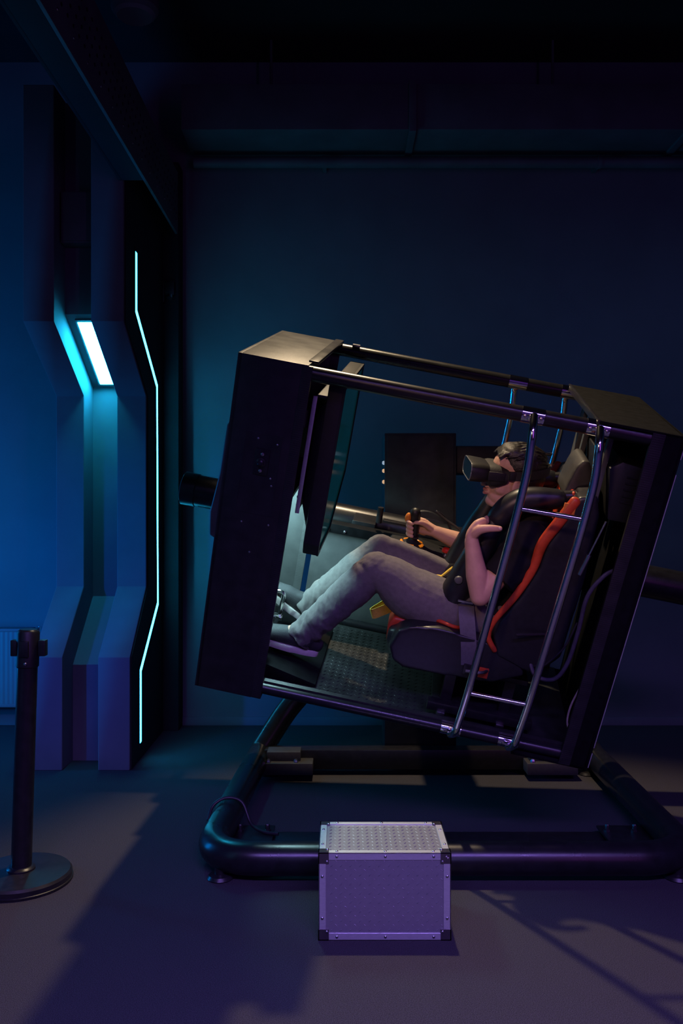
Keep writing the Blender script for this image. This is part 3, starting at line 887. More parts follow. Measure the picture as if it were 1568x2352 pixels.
# ---- pedals
pb = build('pedal_base', MB().prism([(0.03, 0.03), (0.03, 0.12), (0.22, 0.085), (0.43, 0.04), (0.43, 0.026)], 'y', 0.12, 0.62, 0.004), 'blackfabric', cabin)
for y0 in (0.18, 0.44):
    pd = build('rudder_pedal', MB().prism([(0.07, 0.12), (0.10, 0.11), (0.17, 0.30), (0.14, 0.31)], 'y', y0, y0 + 0.11, 0.004), 'blackmetal', cabin)
    build('pedal_tread', MB().box((-0.004, y0 + 0.006, 0.0), (0.004, y0 + 0.104, 0.16), 0.002, mtx=Matrix.Translation((0.118, 0, 0.145)) @ Matrix.Rotation(0.353, 4, 'Y')), 'steel', pd)
    yb = y0 - 0.02
    arm = fillet([(0.20, yb, 0.09), (0.215, yb, 0.15), (0.222, yb, 0.25), (0.15, yb, 0.245)], 0.02)
    build('pedal_arm', MB().tube(arm, [(0.009, 0.006)] * len(arm), 10), 'chrome', pd)
    build('pedal_clamp', MB().box((0.185, yb - 0.012, 0.128), (0.23, yb + 0.012, 0.15), 0.003).cyl((0.196, yb - 0.02, 0.139), (0.196, yb + 0.02, 0.139), 0.007).cyl((0.22, yb - 0.02, 0.139), (0.22, yb + 0.02, 0.139), 0.007), 'chrome', pd)

# ---- seat
def rounded(poly, y0, y1, voxel=0.006, it=6):
    return remesh(MB().prism(poly, 'y', y0, y1), voxel, it)
def leather_part(name, poly, y0, y1, m, parent, it=8, voxel=0.007):
    return link(name, rounded(poly, y0, y1, voxel, it), m, parent, 179)
seat_base = build('seat_base', MB().box((0.87, 0.15, 0.026), (1.22, 0.60, 0.05), 0.003).box((0.90, 0.18, 0.05), (0.94, 0.22, 0.20)).box((1.12, 0.18, 0.05), (1.16, 0.22, 0.20))
                  .box((0.90, 0.52, 0.05), (0.94, 0.56, 0.20)).box((1.12, 0.52, 0.05), (1.16, 0.56, 0.20)).box((0.85, 0.17, 0.19), (1.20, 0.57, 0.21), 0.003), 'blackmetal', cabin)
build('slide_rail', MB().box((0.85, 0.10, 0.05), (1.24, 0.14, 0.085), 0.004), 'blackmetal', seat_base)
for x in (0.89, 1.11):
    build('rail_lug', MB().box((x, 0.085, 0.026), (x + 0.03, 0.13, 0.055), 0.004), 'steel', seat_base)
cush_side = [(0.668, 0.262), (0.690, 0.335), (0.735, 0.362), (0.835, 0.378), (0.95, 0.366), (1.12, 0.345), (1.17, 0.262), (1.06, 0.205), (0.90, 0.196), (0.735, 0.19), (0.690, 0.215)]
sc_mesh = remesh(MB().prism(cush_side, 'y', 0.105, 0.195).prism(cush_side, 'y', 0.525, 0.615)
                 .prism([(0.655, 0.27), (0.660, 0.31), (0.70, 0.325), (1.15, 0.285), (1.17, 0.22), (0.72, 0.20), (0.67, 0.22)], 'y', 0.15, 0.57), 0.007, 12)
cu = link('seat_cushion', sc_mesh, 'leather', cabin, 179)
leather_part('red_insert', [(0.655, 0.24), (0.650, 0.31), (0.668, 0.345), (0.71, 0.345), (0.86, 0.315), (1.10, 0.28), (1.10, 0.26), (0.70, 0.27), (0.675, 0.24)], 0.19, 0.53, 'redvinyl', cu)
build('piping', MB().tube(spline([(0.800, 0.188, 0.372), (0.840, 0.150, 0.3835), (0.885, 0.140, 0.379), (0.92, 0.165, 0.370)], 5), 0.007, 10), 'redvinyl', cu)
build('adjuster_lever', MB().tube(fillet([(1.06, 0.16, 0.25), (1.02, 0.07, 0.255), (0.955, 0.07, 0.250)], 0.03), 0.006, 10), 'steel', cu)
build('red_tag', MB().box((1.005, 0.098, 0.222), (1.040, 0.104, 0.262), 0.002), 'redvinyl', cu)
front_edge = [(1.185, 0.935), (1.150, 0.853), (1.114, 0.764), (1.104, 0.668), (1.070, 0.560), (1.018, 0.448), (1.010, 0.385), (1.044, 0.335)]
bol = [(1.19, 0.95), (1.164, 0.853), (1.130, 0.764), (1.120, 0.668), (1.086, 0.560), (1.034, 0.446), (1.026, 0.385), (1.056, 0.315), (1.20, 0.27), (1.275, 0.36), (1.285, 0.66), (1.275, 0.90), (1.25, 0.97)]
sbk = remesh(MB().prism(bol, 'y', 0.10, 0.178).prism(bol, 'y', 0.542, 0.62)
             .prism([(1.20, 0.95), (1.155, 0.60), (1.115, 0.33), (1.20, 0.27), (1.275, 0.36), (1.285, 0.66), (1.275, 0.90), (1.25, 0.97)], 'y', 0.14, 0.58), 0.007, 12)
bk2 = link('seat_back', sbk, 'leather', cabin, 179)
for y in (0.106, 0.614):
    rr = [0.016, 0.017, 0.016, 0.013, 0.011, 0.009, 0.0085, 0.008]
    pth = spline([(u - 0.001, y, w) for u, w in front_edge], 6)
    build('red_piping', MB().tube(pth, [(q * 1.2, q * 0.9) for q in interp(rr, 6)], 12, ref=(0, 1, 0), round_ends=True), 'redvinyl', bk2)
leather_part('red_insert', [(1.185, 0.94), (1.148, 0.60), (1.108, 0.34), (1.125, 0.34), (1.165, 0.60), (1.20, 0.94)], 0.21, 0.51, 'redvinyl', bk2, 4)
build('orange_tag', MB().box((1.150, 0.096, 0.885), (1.190, 0.104, 0.925), 0.002, mtx=None), 'orangetag', bk2)
hr = link('headrest', remesh(MB().prism([(1.165, 0.90), (1.170, 0.95), (1.186, 1.02), (1.206, 1.048), (1.228, 1.046), (1.250, 1.00), (1.268, 0.90)], 'y', 0.255, 0.465), 0.007, 16), 'greyleather', bk2, 179)
build('recline_lever', MB().tube([(1.20, 0.09, 0.445), (1.10, 0.07, 0.428)], [0.006, 0.005], 10, round_ends=True), 'blackmetal', bk2)
# speaker boxes behind the headrest
for a, y0, y1, m in ((1.30, 0.10, 0.34, 'blackplastic'), (1.30, 0.42, 0.66, 'blackplastic')):
    s_ = build('rear_speaker', MB().prism([(1.262, 1.070), (1.300, 0.893), (1.412, 0.893), (1.412, 1.085), (1.30, 1.10)], 'y', y0, y1, 0.012, 2), m, cabin)
    for k in range(5):
        build('grille_slot', MB().box((1.325, y0 - 0.003, 0.96 + 0.022 * k), (1.395, y0 + 0.002, 0.967 + 0.022 * k), 0.001, 1), 'blackmetal', s_)
for y in (0.14, 0.58):
    build('roll_bar', MB().box((1.243, y, 0.90), (1.262, y + 0.03, 1.21), 0.004), 'greypanel', cabin)
build('side_wing', MB().box((1.235, 0.66, 0.95), (1.262, 0.72, 1.19), 0.006), 'greypanel', cabin)

# ---- shoulder restraint
def pad_path(y, dz=0):
    return [(1.145, y, 0.900 + dz), (1.085, y, 0.888 + dz), (1.030, y, 0.872 + dz), (0.988, y, 0.836 + dz), (0.962, y, 0.792 + dz)]
sr = build('shoulder_restraint', MB().cyl((1.14, 0.23, 0.905), (1.262, 0.23, 0.935), 0.022, 18).cyl((1.14, 0.49, 0.905), (1.262, 0.49, 0.935), 0.022, 18)
           .cyl((1.25, 0.17, 0.932), (1.25, 0.55, 0.932), 0.024, 18), 'blackmetal', cabin)
for y in (0.225, 0.495):
    p1 = spline(pad_path(y), 5)
    build('shoulder_pad', MB().tube(p1, interp([0.036, 0.043, 0.045, 0.045, 0.042], 5), 22, round_ends=True), 'leather', sr)
    p2 = spline([(0.952, y, 0.775), (0.925, y, 0.68), (0.897, y, 0.575), (0.874, y, 0.490), (0.868, y, 0.455)], 5)
    build('chest_pad', MB().tube(p2, interp([0.036, 0.048, 0.053, 0.055, 0.050], 5), 22, round_ends=True), 'leather', sr)
build('pad_bolt', bolt(0.016, 0.01, 'y', -1), 'greypanel', sr, loc=(0.868, 0.172, 0.548))
build('cross_pad', MB().tube(spline([(0.868, 0.245, 0.47), (0.858, 0.36, 0.462), (0.868, 0.475, 0.47)], 6), 0.040, 18, round_ends=True), 'leather', sr)
# ---- seat belt and crotch strap
def strap(pts, w, th, wdir):
    """flat webbing along pts, width along wdir"""
    P = spline(pts, 6)
    m = MB(); wdir = V(wdir).normalized(); n = len(P)
    vv = []
    for i, p in enumerate(P):
        t = (P[min(i + 1, n - 1)] - P[max(i - 1, 0)]).normalized()
        wd_ = (wdir - t * wdir.dot(t)).normalized()
        nn = t.cross(wd_).normalized()
        vv += [p + wd_ * w + nn * th, p - wd_ * w + nn * th, p - wd_ * w - nn * th, p + wd_ * w - nn * th]
    ff = [(0, 1, 2, 3), (4 * n - 1, 4 * n - 2, 4 * n - 3, 4 * n - 4)]
    for i in range(n - 1):
        for k in range(4):
            k2 = (k + 1) % 4
            ff.append((4 * i + k, 4 * i + 4 + k, 4 * i + 4 + k2, 4 * i + k2))
    return m.add(vv, ff)
bl = build('seat_belt', strap([(0.905, 0.27, 0.468), (0.912, 0.19, 0.462), (0.925, 0.135, 0.42), (0.948, 0.105, 0.34), (0.965, 0.098, 0.262)], 0.028, 0.0018, (1, 0, 0.2)), 'belt', cabin)
build('belt_anchor', MB().box((0.948, 0.092, 0.225), (0.985, 0.100, 0.266), 0.003), 'blackmetal', bl)
build('belt_clip', MB().box((0.880, 0.150, 0.474), (0.935, 0.156, 0.482), 0.002), 'steel', bl)
ys = build('crotch_strap', strap([(0.845, 0.315, 0.535), (0.825, 0.318, 0.508), (0.812, 0.325, 0.487), (0.80, 0.33, 0.478), (0.775, 0.335, 0.478), (0.752, 0.345, 0.468)], 0.018, 0.0022, (0.25, 1, 0.1)), 'yellow', cabin)
build('knot', MB().ell((0.806, 0.322, 0.482), (0.026, 0.022, 0.011)), 'yellow', ys)
build('strap_loop', strap([(0.720, 0.31, 0.345), (0.690, 0.305, 0.344), (0.655, 0.300, 0.336), (0.620, 0.293, 0.315), (0.592, 0.292, 0.296), (0.583, 0.302, 0.294), (0.600, 0.318, 0.306),
                           (0.625, 0.335, 0.325), (0.632, 0.345, 0.345), (0.625, 0.352, 0.372), (0.618, 0.356, 0.400)], 0.019, 0.0022, (-0.45, 0.1, 1)), 'yellow', ys)

# ---- armrest console with joystick
con = build('control_console', MB().prism([(0.585, 0.44), (0.595, 0.492), (0.72, 0.497), (0.88, 0.468), (1.0, 0.44), (1.0, 0.30), (0.70, 0.32)], 'y', 0.545, 0.70, 0.010, 2), 'blackplastic', cabin)
build('console_leg', MB().box((0.72, 0.66, 0.026), (0.80, 0.715, 0.34), 0.004), 'blackmetal', con)
js = build('joystick', MB().tube(spline([(0.686, 0.60, 0.500), (0.686, 0.60, 0.530), (0.684, 0.60, 0.565), (0.680, 0.60, 0.60), (0.674, 0.60, 0.632)], 4), interp([0.018, 0.014, 0.016, 0.020, 0.022], 4), 18, round_ends=True), 'blackplastic', cabin)
build('orange_trigger', MB().ell((0.650, 0.598, 0.606), (0.014, 0.013, 0.022)), 'orangeplastic', js)
build('hand_rest', MB().box((0.672, 0.575, 0.528), (0.706, 0.625, 0.535), 0.003), 'blackplastic', js)
rg = MB()
for k in range(5):
    a0 = k * math.pi / 2.5 + 0.5
    pts = [(0.684 + 0.044 * math.cos(a0 + q * 0.08), 0.60 + 0.040 * math.sin(a0 + q * 0.08), 0.503) for q in range(9)]
    rg.tube(pts, 0.006, 8)
build('orange_ring', rg, 'orangeglow', js)
build('gaiter', MB().lathe([(0.050, 0.0), (0.046, 0.008), (0.030, 0.014), (0.018, 0.026)], 24, Matrix.Translation((0.684, 0.60, 0.494))), 'blackplastic', js)
rbm = Matrix.Translation((0.829, 0.60, 0.478))
rb = build('emergency_button', MB().lathe([(0.013, 0.012), (0.019, 0.016), (0.0195, 0.024), (0.014, 0.031), (0.005, 0.033)], 20, rbm), 'redbutton', cabin)
build('button_stem', MB().lathe([(0.014, -0.008), (0.014, 0.004), (0.010, 0.005), (0.010, 0.014)], 18, rbm), 'steel', rb)
build('small_knob', MB().lathe([(0.008, 0), (0.008, 0.010), (0.005, 0.013)], 14, Matrix.Translation((0.62, 0.575, 0.494))), 'steel', con)
build('rail_stub', MB().cyl((0.532, Wd - 0.03, 0.52), (0.530, Wd - 0.03, 0.588), 0.013).box((0.55, Wd - 0.05, 0.532), (0.66, Wd - 0.02, 0.541), 0.002), 'blackmetal', cabin)
for u in (0.33, 0.40):
    build('stud', bolt(0.007, 0.006, 'y', -1), 'steel', cabin, loc=(u, Wd - 0.06, 0.460))
build('joystick_cable', MB().tube(spline([(0.86, 0.70, 0.47), (0.84, 0.72, 0.54), (0.80, 0.72, 0.60), (0.76, 0.71, 0.622), (0.80, 0.70, 0.60), (0.88, 0.68, 0.565), (0.95, 0.66, 0.49)], 6), 0.005, 8), 'cable', cabin)

# ---- cables in the rear
build('violet_cable', MB().tube(spline([(1.372, 0.06, 0.745), (1.330, 0.05, 0.715), (1.293, 0.045, 0.63), (1.295, 0.045, 0.50), (1.290, 0.05, 0.37), (1.262, 0.06, 0.295), (1.20, 0.08, 0.285), (1.17, 0.12, 0.33)], 6), 0.0075, 10), 'violetcable', cabin)
build('thin_cable', MB().tube(spline([(1.290, 0.07, 0.52), (1.27, 0.07, 0.42), (1.22, 0.08, 0.33), (1.19, 0.10, 0.31)], 6), 0.004, 8), 'cable', cabin)
build('gas_strut', MB().cyl((1.262, 0.055, 0.765), (1.288, 0.055, 0.900), 0.004).cyl((1.250, 0.055, 0.70), (1.264, 0.055, 0.775), 0.009), 'steel', cabin)
build('beige_wire', MB().tube(spline([(1.352, 0.035, 0.30), (1.338, 0.035, 0.22), (1.340, 0.035, 0.16), (1.354, 0.03, 0.125)], 6), 0.0035, 8), 'beige', cabin)

# ================================================================== PERSON
PB = V((1.0, 0.36, 0.30))            # base on the seat, in cabin coordinates
PM = CM @ Matrix.Translation(PB)
PO = Matrix.Translation(-PB)
person = thing('person', 'person in black t-shirt and grey jeans lying back in the simulator seat', 'person', mtx=PM)

# head frame: x forward, y to the person's left (towards the viewer is his left), z up
HC = V((0.995, 0.36, 0.912))
hf = V((-0.985, -0.17, -0.03)).normalized()
hu = V((0, 0, 1)); hl = hu.cross(hf).normalized(); hu = hf.cross(hl).normalized()
HM = Matrix.Identity(4)
HM.col[0] = (*hf, 0); HM.col[1] = (*hl, 0); HM.col[2] = (*hu, 0); HM.col[3] = (*HC, 1)

body = MB()
# trunk
def trunk(mb, g=0.0):
    pts = [(1.02, 0.36, 0.345), (1.022, 0.36, 0.40), (1.035, 0.36, 0.50), (1.060, 0.36, 0.62), (1.082, 0.36, 0.72), (1.088, 0.36, 0.765)]
    rr = [(0.155, 0.105), (0.165, 0.112), (0.158, 0.108), (0.168, 0.108), (0.160, 0.095), (0.11, 0.070)]
    mb.tube(spline(pts, 4), [(a + g, b + g) for a, b in interp(rr, 4)], 28, ref=(-1, 0, 0.25), round_ends=True)
trunk(body)
body.tube(spline([(1.088, 0.36, 0.755), (1.072, 0.36, 0.80), (1.045, 0.36, 0.86), (1.03, 0.36, 0.90)], 4), interp([0.072, 0.058, 0.055, 0.055], 4), 22, round_ends=True)
# arms
SH_N, EL_N, WR_N = V((1.078, 0.190, 0.745)), V((0.948, 0.105, 0.530)), V((0.879, 0.140, 0.712))
SH_F, EL_F, WR_F = V((1.078, 0.530, 0.735)), V((0.925, 0.625, 0.528)), V((0.770, 0.610, 0.566))
def arm(mb, S, E_, W_):
    m1 = (S * 0.5 + E_ * 0.5); m2 = (E_ * 0.62 + W_ * 0.38)
    mb.tube([S, m1, E_], [0.052, 0.045, 0.036], 18, round_ends=True)
    mb.ell(E_, (0.036, 0.036, 0.036))
    mb.tube([E_, m2, E_ * 0.25 + W_ * 0.75, W_], [0.036, 0.039, 0.030, 0.025], 18, round_ends=True)
arm(body, SH_N, EL_N, WR_N)
arm(body, SH_F, EL_F, WR_F)
# legs
HP_N, KN_N, AN_N = V((0.985, 0.270, 0.395)), V((0.565, 0.250, 0.490)), V((0.360, 0.255, 0.200))
HP_F, KN_F, AN_F = V((0.985, 0.450, 0.395)), V((0.565, 0.480, 0.480)), V((0.325, 0.485, 0.190))
def leg(mb, Hp, K, A):
    mb.tube(spline([Hp, V((0.86, Hp.y * 0.7 + K.y * 0.3, 0.388)), V((0.715, Hp.y * 0.35 + K.y * 0.65, 0.425)), K * 0.85 + Hp * 0.15 + V((0, 0, -0.004)), K], 4), interp([0.086, 0.086, 0.076, 0.058, 0.054], 4), 22, round_ends=True)
    mb.ell(K, (0.055, 0.053, 0.055))
    mb.tube([K, K * 0.68 + A * 0.32, K * 0.3 + A * 0.7, A], [0.052, 0.054, 0.042, 0.034], 22, round_ends=True)
leg(body, HP_N, KN_N, AN_N)
leg(body, HP_F, KN_F, AN_F)
# feet (inside the shoes)
TO_N, TO_F = V((0.175, 0.240, 0.150)), V((0.160, 0.485, 0.245))
body.tube([AN_N, AN_N * 0.5 + TO_N * 0.5 - V((0, 0, 0.02)), TO_N], [0.032, 0.028, 0.020], 14, round_ends=True)
body.tube([AN_F, AN_F * 0.5 + TO_F * 0.5 - V((0, 0, 0.01)), TO_F], [0.030, 0.027, 0.019], 14, round_ends=True)
# head
def H(p):
    return HM @ V(p)
body.ell((-0.012, 0, 0.035), (0.098, 0.076, 0.086), 24, 16, HM)
body.ell((0.022, 0, -0.018), (0.072, 0.064, 0.082), 24, 16, HM)
body.ell((0.026, 0, -0.068), (0.060, 0.052, 0.046), 20, 12, HM)
body.ell((0.062, 0, -0.096), (0.026, 0.026, 0.022), 16, 10, HM)
for s in (-1, 1):
    body.tube([H((-0.012, s * 0.052, -0.062)), H((0.03, s * 0.042, -0.090)), H((0.062, s * 0.014, -0.104))], [0.016, 0.014, 0.013], 10, round_ends=True)
    body.ell((0.045, s * 0.040, -0.035), (0.030, 0.022, 0.026), 12, 8, HM)
    body.ell((0.094, s * 0.012, -0.040), (0.010, 0.008, 0.007), 10, 8, HM)
    # ear
    em = HM @ Matrix.Translation((0.004, s * 0.074, -0.012)) @ Matrix.Rotation(s * 0.35, 4, 'Z') @ Matrix.Rotation(-0.15, 4, 'Y')
    body.ell((0, 0, 0), (0.018, 0.007, 0.031), 14, 10, em)
    body.tube([em @ V((0.010, s * 0.004, 0.018)), em @ V((-0.006, s * 0.008, 0.026)), em @ V((-0.016, s * 0.008, 0.008)), em @ V((-0.010, s * 0.006, -0.018)), em @ V((0.004, s * 0.003, -0.028))], 0.0042, 8, round_ends=True)
    body.ell((0.080, s * 0.03, 0.022), (0.014, 0.026, 0.010), 12, 8, HM)
body.tube([H((0.086, 0, 0.020)), H((0.098, 0, -0.010)), H((0.107, 0, -0.034))], [0.009, 0.010, 0.0115], 12, round_ends=True)
body.ell((0.084, 0, -0.060), (0.016, 0.022, 0.014), 12, 8, HM)

# hands
def chain(mb, pts, rr):
    P = [V(p) for p in pts]
    mb.tube(spline(P, 3), interp(rr, 3), 10, round_ends=True)
# near (left) hand folded round the shoulder pad, thumb on the viewer's side
palm_n = [WR_N, V((0.878, 0.148, 0.738)), V((0.892, 0.158, 0.764)), V((0.906, 0.168, 0.774))]
body.tube(spline(palm_n, 3), interp([(0.024, 0.022), (0.027, 0.021), (0.034, 0.020), (0.031, 0.016)], 3), 16, ref=(0.6, -0.7, -0.35), round_ends=True)
chain(body, [(0.880, 0.138, 0.738), (0.896, 0.124, 0.764), (0.922, 0.117, 0.777), (0.944, 0.119, 0.781), (0.962, 0.124, 0.782)], [0.019, 0.0175, 0.0140, 0.0125, 0.0105])
kn = [((0.916, 0.180, 0.781), 0.0108), ((0.902, 0.186, 0.772), 0.0108), ((0.889, 0.188, 0.757), 0.0102), ((0.879, 0.188, 0.742), 0.0092)]
for i, (k, r_) in enumerate(kn):
    k = V(k)
    chain(body, [V((0.892, 0.156, 0.757)) * 0.45 + k * 0.55, k, k + V((0.004, 0.040, 0.000 - 0.003 * i)), k + V((0.022, 0.078, -0.008 - 0.003 * i)), k + V((0.048, 0.092, -0.016 - 0.004 * i))],
          [r_ * 1.15, r_ * 1.1, r_, r_ * 0.9, r_ * 0.8])
# far (right) hand round the joystick
palm_f = [WR_F, V((0.748, 0.612, 0.570)), V((0.722, 0.618, 0.574)), V((0.706, 0.622, 0.578))]
body.tube(spline(palm_f, 3), interp([(0.021, 0.023), (0.018, 0.027), (0.016, 0.034), (0.014, 0.034)], 3), 16, ref=(0, 0, 1), round_ends=True)
chain(body, [(0.748, 0.600, 0.578), (0.724, 0.588, 0.594), (0.704, 0.578, 0.602), (0.684, 0.572, 0.600)], [0.014, 0.012, 0.0105, 0.0085])
for i, z in enumerate((0.598, 0.580, 0.562, 0.546)):
    x0 = 0.706 + 0.003 * i
    chain(body, [(x0 + 0.012, 0.622, z), (x0 - 0.012, 0.632, z), (x0 - 0.040, 0.624, z - 0.002), (x0 - 0.054, 0.602, z - 0.004), (x0 - 0.050, 0.582, z - 0.006), (x0 - 0.036, 0.574, z - 0.007)],
          [0.0105, 0.0105, 0.0098, 0.0095, 0.009, 0.0078])
bm_ = remesh(body, 0.0032, 3, name='body', mtx=PO)
link('body', bm_, 'skin', person, 179)

# lips, eyes, nails
lipm = MB()
lipm.tube(spline([H((0.080, -0.021, -0.060)), H((0.094, -0.010, -0.0545)), H((0.0985, 0, -0.0555)), H((0.094, 0.010, -0.0545)), H((0.080, 0.021, -0.060))], 4), interp([0.002, 0.0052, 0.0058, 0.0052, 0.002], 4), 10, round_ends=True)
lipm.tube(spline([H((0.080, -0.020, -0.063)), H((0.092, -0.010, -0.0675)), H((0.0965, 0, -0.069)), H((0.092, 0.010, -0.0675)), H((0.080, 0.020, -0.063))], 4), interp([0.002, 0.0052, 0.0064, 0.0052, 0.002], 4), 10, round_ends=True)
build('lips', lipm, 'lips', person, 179, mtx=PO)
for s in (-1, 1):
    build('eye', MB().ell((0.078, s * 0.031, 0.004), (0.011, 0.012, 0.010), 14, 10, HM), 'eye', person, 179, mtx=PO)
nm = Matrix.Translation((0.962, 0.1145, 0.7860)) @ Matrix.Rotation(0.1, 4, 'Y') @ Matrix.Rotation(1.1, 4, 'X')
build('thumbnail', MB().ell((0, 0, 0), (0.0075, 0.0055, 0.0022), 12, 8, nm), 'nail', person, 179, mtx=PO)

# hair
hm = MB()
hm.ell((-0.022, 0, 0.050), (0.094, 0.080, 0.083), 28, 18, HM)
hm.ell((-0.046, 0, 0.010), (0.070, 0.074, 0.075), 24, 14, HM)
hm.ell((0.020, 0, 0.100), (0.050, 0.060, 0.030), 20, 12, HM)
for i in range(110):
    # locks lie along the skull, combed from the crown forward and to the side
    a = rnd.uniform(-1.15, 1.15); fx = rnd.uniform(-0.095, 0.045)
    rz = 0.083 * math.sqrt(max(0.12, 1 - ((fx + 0.016) / 0.106) ** 2))
    ry = 0.080 * math.sqrt(max(0.12, 1 - ((fx + 0.016) / 0.106) ** 2))
    pts = []
    for q in (-1, 0, 1):
        x = fx + q * 0.022
        k = math.sqrt(max(0.10, 1 - ((x + 0.016) / 0.106) ** 2))
        aa = a + q * 0.10
        pts.append(H((x, 0.081 * k * math.sin(aa), 0.050 + 0.084 * k * math.cos(aa))))
    hm.tube(pts, [0.0015, 0.0036, 0.0012], 6, round_ends=True)
# thin fringe swept over the forehead
for i in range(22):
    s = (i / 21 - 0.5) * 2
    c = V((0.050 + 0.004 * rnd.random(), 0.046 * s, 0.112 - 0.016 * abs(s)))
    hm.tube([H(c + V((-0.03, 0, 0.006))), H(c + V((0.012, 0.004, -0.003))), H(c + V((0.030, 0.008, -0.016 - 0.006 * rnd.random())))], [0.008, 0.0055, 0.0016], 6, round_ends=True)
hme = remesh(hm, 0.0030, 1, name='hair', mtx=PO)
link('hair', hme, 'hair', person, 179)

# t-shirt
def cloth_noise(co, n, amp, sc):
    return n * (amp * noise.fractal(co * sc, 0.9, 2.0, 3))
shirt = MB()
trunk(shirt, 0.012)
shirt.tube([(1.088, 0.36, 0.752), (1.076, 0.36, 0.785), (1.070, 0.36, 0.800)], [0.098, 0.072, 0.064], 22, round_ends=True)
for S, E_ in ((SH_N, EL_N), (SH_F, EL_F)):
    q = S * 0.30 + E_ * 0.70 + V((0.012, 0, 0.0))
    shirt.tube([S * 1.0, S * 0.6 + E_ * 0.4 + V((0.012, 0, -0.004)), q], [(0.070, 0.068), (0.072, 0.066), (0.070, 0.062)], 22, round_ends=False)
    shirt.ell(S, (0.070, 0.064, 0.068))
def shirt_w(co, n):
    d1 = 0.006 * math.sin(co.z * 95 + 3.5 * noise.noise(co * 9) + co.x * 40)
    return n * (d1 * (0.35 + 0.65 * noise.noise(co * 6 + V((3, 1, 7))) ** 2 * 3) * 0.55) + cloth_noise(co, n, 0.004, 14)
link('t_shirt', remesh(shirt, 0.0048, 4, shirt_w, 't_shirt', PO), 'shirt', person, 179)

# jeans
jeans = MB()
jeans.tube(spline([(1.03, 0.36, 0.350), (1.022, 0.36, 0.40), (1.030, 0.36, 0.452)], 4), interp([(0.165, 0.112), (0.178, 0.122), (0.174, 0.118)], 4), 28, ref=(-1, 0, 0.25), round_ends=True)
def trouser(mb, Hp, K, A, hem):
    m = Hp * 0.5 + K * 0.5
    mb.tube(spline([Hp, V((0.86, Hp.y * 0.7 + K.y * 0.3, 0.390)), V((0.715, Hp.y * 0.35 + K.y * 0.65, 0.425)), K * 0.85 + Hp * 0.15 + V((0, 0, -0.004)), K], 4), interp([0.104, 0.108, 0.102, 0.080, 0.068], 4), 26, round_ends=True)
    mb.ell(K + V((0.003, 0, 0.002)), (0.070, 0.066, 0.070))
    mb.tube(spline([K, K * 0.7 + A * 0.3, K * 0.35 + A * 0.65, A * 1.0, hem], 4), interp([0.066, 0.071, 0.063, 0.058, 0.056], 4), 26)
HE_N = AN_N + (AN_N - KN_N).normalized() * 0.062
HE_F = AN_F + (AN_F - KN_F).normalized() * 0.030
trouser(jeans, HP_N, KN_N, AN_N, HE_N)
trouser(jeans, HP_F, KN_F, AN_F, HE_F)
def jean_w(co, n):
    best = None
    for Hp, K, A in ((HP_N, KN_N, AN_N), (HP_F, KN_F, AN_F)):
        for a, b, typ in ((Hp, K, 0), (K, A, 1)):
            ab = b - a
            t = max(0, min(1.15, (co - a).dot(ab) / ab.length_squared))
            dd = (co - (a + ab * t)).length
            if best is None or dd < best[0]:
                best = (dd, t, typ, ab.normalized(), a)
    dd, t, typ, dr, a = best
    side = V((0, 1, 0)); side = (side - dr * side.dot(dr)).normalized()
    rad = co - (a + dr * (co - a).dot(dr))
    th = math.atan2(rad.dot(side), rad.dot(side.cross(dr)))
    if typ == 1:
        amp = 0.0016 + 0.0095 * max(0, min(t, 0.95) - 0.35) + 0.0012 * max(0, 0.16 - t) / 0.16
        f = noise.noise(V((t * 13 + 0.9 * th, math.cos(th) * 1.3, math.sin(th) * 1.3 + a.y * 20))) - 0.15
    else:
        kf = max(0, 1 - t / 0.4); kk = max(0, (t - 0.8) / 0.2)
        amp = 0.0008 + 0.0080 * kf + 0.0012 * kk
        f = noise.noise(V((t * 11 - 1.0 * th, math.cos(th) * 1.4, math.sin(th) * 1.4 + a.y * 20))) - 0.15
    f += 0.5 * noise.noise(V((t * 27 + 2.2 * th, math.cos(th) * 2.2, math.sin(th) * 2.2 + a.y * 9)))
    return n * (amp * f) + cloth_noise(co, n, 0.0014, 22)
link('jeans', remesh(jeans, 0.0042, 3, jean_w, 'jeans', PO), 'denim', person, 179)

